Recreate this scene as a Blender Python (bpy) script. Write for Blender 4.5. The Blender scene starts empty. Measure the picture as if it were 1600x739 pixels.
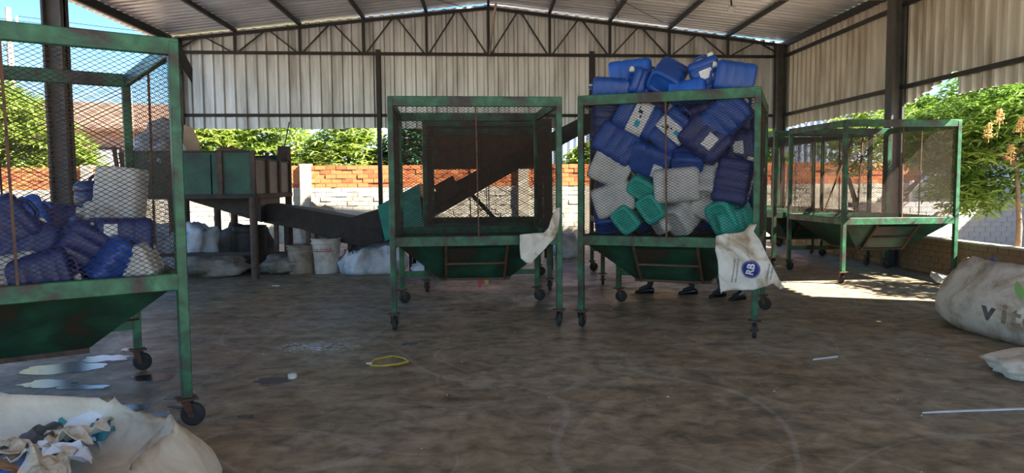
import bpy, bmesh, math, random
import numpy as np
from mathutils import Vector, Matrix, noise, Euler
from mathutils.bvhtree import BVHTree
R = math.radians
scene = bpy.context.scene
COL = scene.collection
rnd = random.Random(7)

# ------------------------------------------------------------------ camera
F_PX, YAW, PITCH, ROLL = 1133.0, 0.0319, -0.0726, 0.0074
EYE = Vector((0, 0, 1.6))
_f = Vector((math.sin(YAW)*math.cos(PITCH), math.cos(YAW)*math.cos(PITCH), math.sin(PITCH)))
_r = Vector((math.cos(YAW), -math.sin(YAW), 0))
_u = _r.cross(_f)
CR = _r*math.cos(ROLL) - _u*math.sin(ROLL)
CU = _r*math.sin(ROLL) + _u*math.cos(ROLL)
cam = bpy.data.cameras.new('camera'); camo = bpy.data.objects.new('camera', cam)
COL.objects.link(camo)
camo.matrix_world = Matrix(((CR.x, CU.x, -_f.x, EYE.x), (CR.y, CU.y, -_f.y, EYE.y), (CR.z, CU.z, -_f.z, EYE.z), (0, 0, 0, 1)))
cam.sensor_fit = 'HORIZONTAL'; cam.sensor_width = 36; cam.lens = F_PX/1600*36
cam.clip_start = 0.05; cam.clip_end = 500
scene.camera = camo

# ------------------------------------------------------------------ sky, sun, exposure
SUN_DIR = Vector((0.70, -0.26, 0.66)).normalized()
w = bpy.data.worlds.new('world'); scene.world = w; w.use_nodes = True
nt = w.node_tree; nt.nodes.clear()
sky = nt.nodes.new('ShaderNodeTexSky'); sky.sky_type = 'NISHITA'; sky.sun_disc = False
sky.sun_elevation = math.asin(SUN_DIR.z); sky.sun_rotation = math.atan2(SUN_DIR.x, SUN_DIR.y)
sky.air_density = 1.0; sky.dust_density = 0.1; sky.ozone_density = 3.5; sky.altitude = 600
bg = nt.nodes.new('ShaderNodeBackground'); bg.inputs[1].default_value = 0.092
wo = nt.nodes.new('ShaderNodeOutputWorld')
hs0 = nt.nodes.new('ShaderNodeHueSaturation'); hs0.inputs['Saturation'].default_value = 1.25; nt.links.new(sky.outputs[0], hs0.inputs['Color']); nt.links.new(hs0.outputs[0], bg.inputs[0]); nt.links.new(bg.outputs[0], wo.inputs[0])
sun = bpy.data.lights.new('sun', 'SUN'); sun.energy = 9.5; sun.angle = R(0.55); sun.color = (1, 0.93, 0.82)
suno = bpy.data.objects.new('sun', sun); COL.objects.link(suno)
suno.rotation_euler = (-SUN_DIR).to_track_quat('-Z', 'Y').to_euler(); suno.location = (20, -8, 20)
vs = scene.view_settings
vs.view_transform = 'Standard'; vs.look = 'None'; vs.exposure = 2.05; vs.gamma = 1; vs.use_curve_mapping = False

# ------------------------------------------------------------------ helpers
def ray(px, py):
    return (_f + CR*((px-800)/F_PX) - CU*((py-369.5)/F_PX))
def at(px, py, Y):
    d = ray(px, py); return EYE + d*(Y/d.y)
def ground(px, py, z=0.0):
    d = ray(px, py); return EYE + d*((z-1.6)/d.z)
def on_plane(px, py, p, n):
    d = ray(px, py); return EYE + d*((p-EYE).dot(n)/d.dot(n))

class MB:
    def __init__(s): s.v = []; s.f = []
    def add(s, vs_, fs_):
        n = len(s.v); s.v += [tuple(q) for q in vs_]; s.f += [tuple(i+n for i in q) for q in fs_]; return s
    def box(s, c, sz, m=None):
        x, y, z = sz[0]/2, sz[1]/2, sz[2]/2
        vs_ = [Vector(q) for q in ((-x,-y,-z),(x,-y,-z),(x,y,-z),(-x,y,-z),(-x,-y,z),(x,-y,z),(x,y,z),(-x,y,z))]
        if m is not None: vs_ = [m @ q for q in vs_]
        c = Vector(c)
        return s.add([q+c for q in vs_], ((0,3,2,1),(4,5,6,7),(0,1,5,4),(1,2,6,5),(2,3,7,6),(3,0,4,7)))
    def bar(s, p, q, w_, h_, up=(0,0,1)):
        p = Vector(p); q = Vector(q); d = (q-p); L = d.length; d.normalize()
        up = Vector(up)
        if abs(d.dot(up)) > .98: up = Vector((0,1,0))
        x = d.cross(up).normalized(); z = x.cross(d)
        vs_ = []
        for b in (p, q):
            for sx, sz in ((-1,-1),(1,-1),(1,1),(-1,1)): vs_.append(b + x*(sx*w_/2) + z*(sz*h_/2))
        return s.add(vs_, ((0,1,2,3),(7,6,5,4),(0,4,5,1),(1,5,6,2),(2,6,7,3),(3,7,4,0)))
    def tube(s, pts, r, n=8, cap=True):
        pts = [Vector(p) for p in pts]; rs = r if isinstance(r, (list, tuple)) else [r]*len(pts)
        vs_ = []; fs_ = []; prev = None
        for i, p in enumerate(pts):
            d = (pts[min(i+1, len(pts)-1)] - pts[max(i-1, 0)]).normalized()
            u = prev if prev is not None else (Vector((0,0,1)) if abs(d.z) < .9 else Vector((1,0,0)))
            x = d.cross(u).normalized(); u = x.cross(d).normalized(); prev = u
            for k in range(n):
                a = 2*math.pi*k/n; vs_.append(p + (x*math.cos(a) + u*math.sin(a))*rs[i])
        for i in range(len(pts)-1):
            for k in range(n):
                a = i*n+k; b = i*n+(k+1) % n; fs_.append((a, b, b+n, a+n))
        if cap:
            fs_.append(tuple(range(n))[::-1]); fs_.append(tuple(range((len(pts)-1)*n, len(pts)*n)))
        return s.add(vs_, fs_)
    def cyl(s, p, q, r, n=16): return s.tube([p, q], r, n)
    def lathe(s, prof, n=24, c=(0,0,0)):
        c = Vector(c); vs_ = []; fs_ = []
        for r_, z in prof:
            for k in range(n):
                a = 2*math.pi*k/n; vs_.append(c + Vector((r_*math.cos(a), r_*math.sin(a), z)))
        for i in range(len(prof)-1):
            for k in range(n):
                a = i*n+k; b = i*n+(k+1) % n; fs_.append((a, b, b+n, a+n))
        return s.add(vs_, fs_)
    def prism(s, poly, axis_vec, depth):
        # poly: list of 3D points in a plane, extruded along axis_vec by depth
        d = Vector(axis_vec)*depth; n = len(poly)
        a = [Vector(p) for p in poly]; b = [p+d for p in a]
        fs_ = [tuple(range(n)), tuple(range(2*n-1, n-1, -1))]
        for i in range(n): fs_.append((i, i+n, (i+1) % n + n, (i+1) % n))
        return s.add(a+b, fs_)
    def mesh(s, name, mat, smooth=False, fix=True):
        me = bpy.data.meshes.new(name); me.from_pydata(s.v, [], s.f)
        if fix:
            bm = bmesh.new(); bm.from_mesh(me); bmesh.ops.recalc_face_normals(bm, faces=bm.faces); bm.to_mesh(me); bm.free()
        for m in (mat if isinstance(mat, (list, tuple)) else [mat]): me.materials.append(m)
        if smooth: me.shade_smooth()
        me.update(); return me
    def build(s, name, mat, parent=None, smooth=False, fix=True):
        o = bpy.data.objects.new(name, s.mesh(name, mat, smooth, fix)); COL.objects.link(o)
        if parent is not None: o.parent = parent
        return o

def tag(o, label=None, cat=None, group=None, kind=None):
    if label: o['label'] = label
    if cat: o['category'] = cat
    if group: o['group'] = group
    if kind: o['kind'] = kind
    return o
def empty(name, loc=(0,0,0), rz=0.0):
    o = bpy.data.objects.new(name, None); COL.objects.link(o); o.location = loc; o.rotation_euler = (0, 0, rz)
    o.empty_display_size = .1; return o
def linked(name, me, parent=None, loc=(0,0,0), rot=(0,0,0)):
    o = bpy.data.objects.new(name, me); COL.objects.link(o); o.location = loc; o.rotation_euler = rot
    if parent is not None: o.parent = parent
    return o
def copy_tree(o, parent=None):
    c = o.copy(); COL.objects.link(c); c.parent = parent
    for ch in list(o.children): copy_tree(ch, c)
    return c
def bevel(o, wd=.006, seg=1):
    m = o.modifiers.new('bevel', 'BEVEL'); m.width = wd; m.segments = seg; m.limit_method = 'ANGLE'; return o

# ------------------------------------------------------------------ materials
def mat(name, stops, scale=6, rough=.6, metal=0.0, bump=0.0, bscale=None, detail=5, distort=0.0, stretch=(1,1,1), rough2=None, spec=.5, transl=0):
    m = bpy.data.materials.new(name); m.use_nodes = True; n = m.node_tree.nodes; l = m.node_tree.links
    b = n['Principled BSDF']; b.inputs['Roughness'].default_value = rough; b.inputs['Metallic'].default_value = metal
    b.inputs['Specular IOR Level'].default_value = spec
    tc = n.new('ShaderNodeTexCoord'); mp = n.new('ShaderNodeMapping'); mp.inputs['Scale'].default_value = stretch
    l.new(tc.outputs['Object'], mp.inputs[0])
    if len(stops) == 1: b.inputs['Base Color'].default_value = (*stops[0], 1)
    else:
        t = n.new('ShaderNodeTexNoise'); t.inputs['Scale'].default_value = scale; t.inputs['Detail'].default_value = detail
        t.inputs['Roughness'].default_value = .62; t.inputs['Distortion'].default_value = distort
        l.new(mp.outputs[0], t.inputs['Vector'])
        r = n.new('ShaderNodeValToRGB'); e = r.color_ramp.elements
        if len(stops[0]) == 3: stops = [(.32 + .36*i/(len(stops)-1), *c) for i, c in enumerate(stops)]
        while len(e) < len(stops): e.new(.5)
        for i, q in enumerate(stops): e[i].position = q[0]; e[i].color = (*q[1:], 1)
        l.new(t.outputs[0], r.inputs[0]); l.new(r.outputs[0], b.inputs['Base Color'])
        if rough2 is not None:
            mr = n.new('ShaderNodeMapRange'); mr.inputs[1].default_value = .35; mr.inputs[2].default_value = .65
            mr.inputs[3].default_value = rough; mr.inputs[4].default_value = rough2
            l.new(t.outputs[0], mr.inputs[0]); l.new(mr.outputs[0], b.inputs['Roughness'])
    if bump:
        t2 = n.new('ShaderNodeTexNoise'); t2.inputs['Scale'].default_value = bscale or scale*3; t2.inputs['Detail'].default_value = 6
        l.new(mp.outputs[0], t2.inputs['Vector'])
        bp = n.new('ShaderNodeBump'); bp.inputs['Strength'].default_value = bump; bp.inputs['Distance'].default_value = .02
        l.new(t2.outputs[0], bp.inputs['Height']); l.new(bp.outputs[0], b.inputs['Normal'])
    if transl:
        tr = n.new('ShaderNodeBsdfTranslucent'); mx = n.new('ShaderNodeMixShader'); mx.inputs[0].default_value = transl
        src = b.inputs['Base Color'].links[0].from_socket if b.inputs['Base Color'].links else None
        if src: l.new(src, tr.inputs[0])
        else: tr.inputs[0].default_value = b.inputs['Base Color'].default_value
        out = n['Material Output']; l.new(b.outputs[0], mx.inputs[1]); l.new(tr.outputs[0], mx.inputs[2]); l.new(mx.outputs[0], out.inputs[0])
    return m
M = {}
def floor_mat():
    m = bpy.data.materials.new('floor_concrete'); m.use_nodes = True; n = m.node_tree.nodes; l = m.node_tree.links; b = n['Principled BSDF']
    tc = n.new('ShaderNodeTexCoord')
    def nt_(sc, det, dist=0.0, st=(1,1,1), rot=0.0):
        mp = n.new('ShaderNodeMapping'); mp.inputs['Scale'].default_value = st; mp.inputs['Rotation'].default_value = (0, 0, rot); l.new(tc.outputs['Object'], mp.inputs[0])
        t = n.new('ShaderNodeTexNoise'); t.inputs['Scale'].default_value = sc; t.inputs['Detail'].default_value = det; t.inputs['Distortion'].default_value = dist; t.inputs['Roughness'].default_value = .65; l.new(mp.outputs[0], t.inputs[0]); return t
    def ramp(t, st):
        r = n.new('ShaderNodeValToRGB'); e = r.color_ramp.elements
        while len(e) < len(st): e.new(.5)
        for i, q in enumerate(st): e[i].position = q[0]; e[i].color = (*q[1:], 1)
        l.new(t.outputs[0], r.inputs[0]); return r
    def mix(mode, f, a, c):
        x = n.new('ShaderNodeMix'); x.data_type = 'RGBA'; x.blend_type = mode
        if isinstance(f, float): x.inputs[0].default_value = f
        else: l.new(f, x.inputs[0])
        l.new(a, x.inputs[6]); l.new(c, x.inputs[7]); return x.outputs[2]
    big = ramp(nt_(.45, 6, .8), [(.3,.26,.18,.105),(.5,.33,.26,.175),(.7,.37,.32,.25)])
    fine = ramp(nt_(5.5, 14, .4), [(.28,.28,.27,.26),(.5,.82,.82,.80),(.70,1.28,1.28,1.28)])
    strk = ramp(nt_(2.0, 10, .8, (.7, 1.5, 1), .5), [(.36,.55,.55,.55),(.52,1,1,1)])
    spots = ramp(nt_(7.5, 6, .5), [(.67,0,0,0),(.76,1,1,1)])
    dark = ramp(nt_(1.15, 5, 1.0), [(.62,0,0,0),(.74,.75,.75,.75)])
    c = mix('MULTIPLY', 1.0, big.outputs[0], fine.outputs[0]); c = mix('MULTIPLY', .8, c, strk.outputs[0])
    k = n.new('ShaderNodeRGB'); k.outputs[0].default_value = (.055, .045, .04, 1); c = mix('MIX', dark.outputs[0], c, k.outputs[0])
    p = n.new('ShaderNodeRGB'); p.outputs[0].default_value = (.40, .37, .34, 1); sp = mix('MULTIPLY', 1.0, spots.outputs[0], strk.outputs[0]); c = mix('MIX', sp, c, p.outputs[0])
    for sc_, rot_, wd_ in ((.30, .2, .0045), (.22, 1.3, .003), (.5, 2.2, .0035)):
        t = nt_(sc_, 1.2, .3, (1, 1, 1), rot_); md = n.new('ShaderNodeMath'); md.operation = 'SUBTRACT'; md.inputs[1].default_value = .52; l.new(t.outputs[0], md.inputs[0])
        ab = n.new('ShaderNodeMath'); ab.operation = 'ABSOLUTE'; l.new(md.outputs[0], ab.inputs[0])
        mr = n.new('ShaderNodeMapRange'); mr.inputs[1].default_value = wd_*.4; mr.inputs[2].default_value = wd_; mr.inputs[3].default_value = .4; mr.inputs[4].default_value = 0; l.new(ab.outputs[0], mr.inputs[0])
        mm = n.new('ShaderNodeMath'); mm.operation = 'MULTIPLY'; l.new(mr.outputs[0], mm.inputs[0]); l.new(fine.outputs[0], mm.inputs[1])
        c = mix('MIX', mm.outputs[0], c, p.outputs[0])
    l.new(c, b.inputs['Base Color'])
    rr = ramp(nt_(1.3, 7, 1.0), [(.35,.40,.40,.40),(.65,.66,.66,.66)]); l.new(rr.outputs[0], b.inputs['Roughness']); b.inputs['Specular IOR Level'].default_value = .3
    bp = n.new('ShaderNodeBump'); bp.inputs['Strength'].default_value = .3; bp.inputs['Distance'].default_value = .015; l.new(nt_(8, 10).outputs[0], bp.inputs['Height']); l.new(bp.outputs[0], b.inputs['Normal'])
    return m
M['floor'] = floor_mat()
M['soil'] = mat('bare_soil', [(.30,.23,.18),(.42,.34,.27)], 1.2, .9, bump=.4)
M['sheet'] = mat('galvanised_sheet', [(.34,.33,.31),(.60,.605,.60),(.76,.77,.77)], 1.1, .40, .5, stretch=(3,3,.35), detail=7)
M['sheet_warm'] = mat('weathered_beige_sheet', [(.30,.25,.18),(.54,.48,.39),(.68,.63,.54)], 1.1, .45, .35, stretch=(3,3,.35), detail=7)
M['roof'] = mat('roof_sheet', [(.56,.56,.56),(.72,.73,.75),(.82,.83,.86)], 1.0, .38, .55, stretch=(.4,2.5,1))
M['steel_dark'] = mat('dark_painted_steel', [(.018,.017,.017),(.035,.03,.028)], 5, .55, .2)
M['steel_column'] = mat('grey_column_paint', [(.05,.047,.045),(.09,.083,.078)], 4, .6)
M['beam_tan'] = mat('tan_primer_beam', [(.36,.24,.17),(.46,.32,.24)], 4, .6)
M['green'] = mat('worn_green_paint', [(.30,.012,.012,.01),(.40,.045,.028,.018),(.46,.016,.07,.030),(.60,.026,.14,.056),(.76,.06,.25,.11)], 4.2, .5, 0, .12, 30, 8, .4, rough2=.42)
M['hopper'] = mat('dark_green_hopper', [(.36,.05,.028,.018),(.44,.012,.036,.022),(.6,.016,.075,.042),(.76,.03,.14,.075)], 2.6, .5, 0, .15, 20, 7, .5)
M['mesh'] = mat('rusted_wire', [(.10,.06,.036),(.055,.04,.03),(.15,.085,.05)], 8, .7, .2)
M['rust'] = mat('rusty_steel', [(.05,.028,.018),(.13,.06,.03),(.08,.045,.03)], 9, .75, .1, .2)
M['rubber'] = mat('black_rubber', [(.018,.017,.016),(.04,.036,.033)], 8, .7)
M['brick'] = mat('orange_clay_brick', [(.48,.12,.035),(.66,.22,.07),(.56,.17,.06)], 7, .85, 0, .3, 40)
M['brick2'] = mat('red_clay_brick', [(.40,.085,.03),(.55,.15,.05)], 7, .85, 0, .3, 40)
M['mortar'] = mat('pale_mortar', [(.40,.34,.25),(.56,.49,.38)], 4, .9, 0, .4, 30)
M['brick_pale'] = mat('mortar_washed_brick', [(.36,.28,.2),(.56,.50,.4),(.62,.56,.46)], 3, .9, 0, .5, 25)
M['brick_brown'] = mat('dusty_brown_brick', [(.16,.09,.045),(.27,.17,.085),(.3,.2,.12)], 2.2, .9, 0, .4, 25)
M['brick_white'] = mat('whitewashed_brick', [(.32,.30,.28),(.46,.44,.42),(.52,.50,.48)], 2.0, .9, 0, .3, 25)  # whitewash greyed down: the tree's shade on this wall is put into the colour
M['white_plaster'] = mat('white_plaster', [(.76,.74,.71),(.84,.82,.8)], 2, .9)
M['warehouse'] = mat('pale_blue_cladding', [(.45,.52,.60),(.58,.64,.70)], 1, .6, .1)
M['terracotta'] = mat('terracotta_plaster', [(.48,.27,.19),(.60,.38,.28)], 1, .9)
M['rooftile'] = mat('brown_roof_tile', [(.13,.075,.05),(.22,.12,.08)], 3, .85)
def plastic(n, c, r_=.36):
    return mat(n, [(.30, c[0]*.72, c[1]*.72, c[2]*.75), (.55, *c), (.75, c[0]*1.15+.005, c[1]*1.12+.005, c[2]*1.08)], 5, r_, 0, .06, 25, rough2=r_+.15)
M['blue'] = plastic('royal_blue_plastic', (.007, .065, .31))
M['navy'] = plastic('navy_plastic', (.010, .026, .14))
M['sky'] = plastic('bright_blue_plastic', (.01, .10, .48))
M['white'] = plastic('milky_plastic', (.58, .57, .53), .42)
M['teal'] = plastic('teal_plastic', (.02, .40, .31))
M['cap'] = plastic('cream_cap_plastic', (.72, .68, .56), .45)
M['label'] = mat('paper_label', [(.62,.62,.6),(.8,.8,.78)], 12, .8)
M['label_print'] = mat('label_dark_print', [(.02,.02,.03)], 1, .7)
M['label_cyan'] = mat('label_cyan_print', [(.02,.33,.48)], 1, .7)
M['sack'] = mat('white_woven_sack', [(.34,.25,.16),(.66,.60,.50),(.76,.71,.62)], 3.0, .75, 0, .35, 22, 6, .4)
M['sack_dirty'] = mat('stained_woven_sack', [(.33,.22,.14,.08),(.43,.46,.37,.25),(.52,.70,.65,.55),(.75,.78,.75,.68)], 3.0, .8, 0, .45, 26, 8, .8)
M['sack_tan'] = mat('tan_woven_sack', [(.28,.19,.11),(.56,.47,.35),(.68,.61,.49)], 2.4, .8, 0, .35, 16, 6, .5)
M['sack_blue'] = mat('blue_white_sack', [(.30,.33,.38),(.62,.66,.72),(.72,.75,.8)], 2.2, .7, 0, .4, 12)
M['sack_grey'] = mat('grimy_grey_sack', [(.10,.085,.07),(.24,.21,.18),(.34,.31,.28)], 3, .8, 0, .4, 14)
M['scrap_tan'] = mat('stained_paper', [(.32,.2,.09),(.6,.5,.36),(.7,.62,.5)], 9, .85, 0, .3)
M['scrap_dark'] = mat('dark_plastic_scrap', [(.03,.03,.033),(.09,.09,.095)], 9, .5)
M['scrap_white'] = mat('white_paper_scrap', [(.6,.62,.64),(.75,.76,.77)], 9, .8)
M['scrap_teal'] = mat('teal_scrap', [(.03,.20,.20),(.06,.3,.28)], 9, .6)
M['scrap_blue'] = mat('blue_scrap', [(.03,.15,.42),(.06,.25,.55)], 9, .5)
M['scrap_rust'] = mat('brown_scrap', [(.22,.10,.04),(.38,.2,.09)], 9, .8)
M['cardboard'] = mat('cardboard', [(.32,.21,.12),(.42,.29,.18)], 4, .85)
M['ink_blue'] = mat('blue_print', [(.02,.025,.22)], 1, .7)
M['ink_grey'] = mat('grey_print', [(.09,.085,.09),(.14,.13,.13)], 20, .7)
M['ink_brown'] = mat('faded_brown_print', [(.20,.15,.09),(.34,.27,.19)], 20, .7)
M['ink_green'] = mat('leaf_green_print', [(.22,.42,.13)], 1, .7)
M['ink_white'] = mat('white_print', [(.75,.74,.72)], 1, .7)
M['ink_red'] = mat('red_print', [(.5,.03,.03)], 1, .7)
M['bucket'] = mat('dirty_white_bucket', [(.36,.28,.2),(.62,.57,.5),(.7,.66,.6)], 4, .55, 0, .1)
M['drum'] = mat('grimy_tan_drum', [(.14,.09,.05),(.33,.26,.19),(.42,.35,.28)], 5, .6, 0, .15)
M['conv_teal'] = mat('teal_guard_paint', [(.01,.22,.16),(.02,.34,.25)], 5, .5)
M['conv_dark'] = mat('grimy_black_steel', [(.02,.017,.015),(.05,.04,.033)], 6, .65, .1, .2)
M['bin_green'] = mat('bin_green_paint', [(.02,.028,.02),(.018,.075,.045),(.03,.11,.065)], 2.5, .55, 0, .15)
M['wood_post'] = mat('rusty_brown_post', [(.06,.04,.03),(.12,.08,.06)], 6, .8)
M['yellow'] = mat('yellow_strap', [(.5,.33,.03),(.6,.42,.06)], 8, .6)
M['red'] = mat('red_plastic', [(.55,.02,.05)], 8, .5)
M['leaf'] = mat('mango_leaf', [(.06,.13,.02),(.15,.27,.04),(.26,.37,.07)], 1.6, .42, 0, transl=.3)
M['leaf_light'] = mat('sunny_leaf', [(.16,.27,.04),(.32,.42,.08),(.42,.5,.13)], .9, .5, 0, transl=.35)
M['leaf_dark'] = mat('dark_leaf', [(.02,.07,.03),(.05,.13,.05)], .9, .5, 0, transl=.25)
M['bark'] = mat('grey_brown_bark', [(.12,.085,.055),(.24,.18,.13)], 7, .9, 0, .6, 20)
M['flower'] = mat('mango_flower', [(.62,.36,.14),(.78,.55,.22)], 14, .8, transl=.2)
M['concrete'] = mat('pole_concrete', [(.42,.38,.33),(.5,.46,.4)], 4, .9)
M['water'] = mat('water_film', [(.03,.027,.025)], 1, .2, spec=.8)
M['skin'] = mat('skin', [(.42,.24,.16),(.48,.28,.19)], 8, .5)
M['hair'] = mat('dark_hair', [(.02,.015,.012)], 1, .6)
M['trousers'] = mat('dark_trousers', [(.02,.021,.026),(.035,.036,.042)], 10, .85)
M['shirt_grey'] = mat('grey_shirt', [(.18,.19,.21),(.24,.25,.27)], 10, .85)
M['shirt_blue'] = mat('blue_shirt', [(.06,.09,.16),(.09,.13,.22)], 10, .85)
M['shoe'] = mat('black_polished_shoe', [(.012,.012,.013)], 1, .25)
M['lamp'] = mat('lamp_housing', [(.5,.47,.42)], 1, .5)
M['glass'] = mat('lamp_glass', [(.6,.6,.6)], 1, .1)

# ------------------------------------------------------------------ building constants
BX = 0.04; RIDGE = 6.07; SLOPE = 0.112; XR = 7.67; XL = -7.5; EAVE = 8.1
def roof_z(x): return RIDGE - SLOPE*abs(x-BX)
def YB(x): return 18.41 + .054*x
Y2 = 13.3

# floor and ground
def grid_slab(name, x0, x1, y0, y1, z, th, m):
    mb = MB(); mb.box(((x0+x1)/2, (y0+y1)/2, z-th/2), (x1-x0, y1-y0, th)); return mb.build(name, m)
fl = grid_slab('floor', -8.6, 7.95, -7, 19.6, 0, .15, M['floor']); tag(fl, 'dark stained brown concrete floor of the shed', 'floor', kind='structure')
gr = grid_slab('ground', -60, 60, -60, 90, -.03, .3, M['soil']); tag(gr, 'bare soil yard around the shed', 'ground', kind='structure')

# corrugated sheets: profile runs along local x, width wd, nribs
def profile(wd, nr, d):
    p = wd/nr; pts = []
    for i in range(nr):
        b = i*p
        pts += [(b, 0), (b+p*.52, 0), (b+p*.62, d), (b+p*.88, d), (b+p*.98, 0)]
    pts.append((wd, 0)); return pts
def wall_sheet(name, parent, p0, dirv, nrm, wd, zb, zt, m, nr=4, d=.038, lap=.0):
    mb = MB(); pr = profile(wd, nr, d); n = len(pr); v = []
    for s, q in pr:
        base = p0 + dirv*s + nrm*(q+lap); v.append((base.x, base.y, zb(base))); 
    for s, q in pr:
        base = p0 + dirv*s + nrm*(q+lap); v.append((base.x, base.y, zt(base)))
    mb.add(v, [(i, i+1, i+1+n, i+n) for i in range(n-1)])
    o = mb.build(name, m, parent, fix=False)
    s_ = o.modifiers.new('thick', 'SOLIDIFY'); s_.thickness = .003
    return o
wb = MB(); 
pL = Vector((XL-.15, YB(XL-.15), 0)); pR = Vector((XR, YB(XR), 0)); dw = (pR-pL).normalized(); nw = Vector((dw.y, -dw.x, 0)); LW = (pR-pL).length
wall_back = empty('wall_back', pL); tag(wall_back, 'corrugated metal gable cladding across the back of the shed', 'wall', kind='structure')
ns = 15; sw = LW/ns
for i in range(ns):
    p0 = dw*(i*sw); jit = rnd.uniform(-.03, .03)
    o = wall_sheet('sheet', wall_back, p0, dw, nw, sw+.03, lambda b, j=jit: 3.0+j, lambda b: roof_z(b.x+pL.x)-.03, M['sheet'], 4, .06, .004*(i % 2))
wall_right = empty('wall_right', (XR, 0, 0)); tag(wall_right, 'weathered corrugated metal cladding along the right side', 'wall', kind='structure')
def zb_right(b):
    y = b.y
    if 11.7 < y < 13.05: return 3.0 + .42*max(0, (13.05-y)/1.35)
    return 3.0 + .015*math.sin(y*3)
yy = YB(XR); k = 0
while yy > 1.5:
    wall_sheet('sheet', wall_right, Vector((.03, yy, 0)), Vector((0, -1, 0)), Vector((-1, 0, 0)), 1.03, zb_right, lambda b: roof_z(XR)-.06, M['sheet_warm'], 4, .06, .004*(k % 2))
    yy -= 1.0; k += 1
# roof
def roof_sheet(name, parent, side, y0, wd, m, lap):
    mb = MB(); pr = profile(wd, 4, .06); n = len(pr); v = []
    for xx in (0.0, EAVE):
        for s, q in pr:
            y = y0 + s
            v.append((side*xx, y, RIDGE - SLOPE*xx + q + lap))
    mb.add(v, [(i, i+1, i+1+n, i+n) for i in range(n-1)])
    o = mb.build(name, m, parent, fix=False); s_ = o.modifiers.new('thick', 'SOLIDIFY'); s_.thickness = .003
    o.location = (0, 0, 0); return o
ceiling = empty('ceiling', (BX, 0, 0)); tag(ceiling, 'corrugated metal roof sheets seen from below', 'roof', kind='structure')
for side in (-1, 1):
    y = -4.0; k = 0
    while y < YB(side*4)+.05:
        wd = 1.0
        if y + wd > YB(side*4): wd = YB(side*4)+.12 - y
        roof_sheet('roof_sheet', ceiling, side, y, wd+.02, M['roof'], .004*(k % 2)); y += 1.0; k += 1
mb = MB()
for sd in (-1, 1): mb.bar((BX+sd*.12, -4, RIDGE+.035), (BX+sd*.12, YB(0)+.1, RIDGE+.035), .26, .01)
ridge = mb.build('ridge_cap', M['roof'], ceiling); ridge.location = (-BX, 0, 0)

# purlins, trusses, columns: a frame (structure)
frame = empty('trim_1'); tag(frame, 'dark steel purlins girts and trusses carrying the shed', 'steel frame', kind='structure')
for k in range(-5, 6):
    x = BX + k*1.525; z = roof_z(x)-.055 - (0 if k else .02)
    MB().bar((x, -4, z), (x, YB(x)-.05, z), .06, .09).build('purlin', M['steel_dark'], frame)
def truss(yf, zc, chord_mat, bot=.07):
    mb = MB()
    for sd in (-1, 1):
        mb.bar((BX, yf(BX), RIDGE-.14), (BX+sd*7.6, yf(BX+sd*7.6), roof_z(BX+sd*7.6)-.14), .06, .07)
    mb.build('top_chord', M['steel_dark'], frame)
    MB().bar((BX-7.6, yf(BX-7.6), zc), (BX+7.6, yf(BX+7.6), zc), .06, bot).build('bottom_chord', chord_mat, frame)
    for k in range(-5, 6):
        x = BX+k*1.525
        MB().bar((x, yf(x), zc), (x, yf(x), roof_z(x)-.14), .06, .055).build('truss_post', M['steel_dark'], frame)
    for k in range(-5, 5):
        x0 = BX+k*1.525+.05; x1 = BX+(k+1)*1.525-.05; xm = (x0+x1)/2
        for a, b in ((x0, xm-.04), (x1, xm+.04)):
            MB().bar((a, yf(a)-.01, zc), (b, yf(b)-.01, roof_z(b)-.14), .03, .035).build('truss_diagonal', M['steel_dark'], frame)
truss(lambda x: YB(x)-.14, 4.8, M['steel_dark'])
truss(lambda x: Y2, 4.94, M['beam_tan'], .08)
truss(lambda x: 7.3, 5.0, M['beam_tan'], .08)
truss(lambda x: 1.3, 5.0, M['beam_tan'], .08)
# girts
MB().bar((XL, YB(XL)-.07, 3.31), (XR-.1, YB(XR)-.07, 3.31), .05, .075).build('girt', M['steel_dark'], frame)
for z in (4.8, 3.31):
    MB().bar((XR-.06, 1.5, z), (XR-.06, YB(XR)-.1, z), .06, .075).build('girt', M['steel_dark'], frame)
for x in (XR-.05, XL-.1):
    MB().bar((x, -4, roof_z(x)-.12), (x, YB(x)-.05, roof_z(x)-.12), .07, .12).build('eave_beam', M['steel_dark'], frame)
MB().cyl(at(775, 4, Y2-.02), at(765, 84, 18.2), .022, 8).build('ridge_brace', M['beam_tan'], frame)
for (a, b, ya, yb) in (((560,0),(577,28),14,18),((745,0),(1030,20),13.6,17.9)):
    pass
for (p, q) in (((-6.2, 13.4, 5.28), (-.4, 14.6, 5.9)), ((-3.3, 13.4, 5.6), (-.6, 17.8, 5.85)), ((.5, 13.4, 5.9), (4.3, 17.9, 5.5)), ((3.2, 17.9, 5.6), (2.2, 13.4, 5.75))):
    MB().cyl(p, q, .007, 6).build('tie_wire', M['steel_dark'], frame)
cols = [(XR-.16, YB(XR)-.2, .26, .26), (XR-.16, Y2, .24, .24), (XR-.16, 7.3, .24, .24), (-7.62, Y2, .34, .26), (XL+.05, YB(XL)-.2, .26, .26), (-7.62, 7.3, .34, .26), (-7.62, 1.3, .34, .26), (XR-.16, 1.3, .24, .24)]
for x, y, a, b in cols:
    mb = MB(); h = roof_z(x)-.12
    mb.box((x, y, h/2), (a, b*.2, h)); mb.box((x-a/2+.02, y, h/2), (.04, b, h)); mb.box((x+a/2-.02, y, h/2), (.04, b, h)); mb.box((x, y, .01), (a+.12, b+.12, .02))
    mb.build('column', M['steel_column'], frame)
for x in (-2.68, 2.63):
    MB().box((x, YB(x)-.1, 2.45), (.10, .12, 4.9)).build('column', M['steel_dark'], frame)

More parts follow.
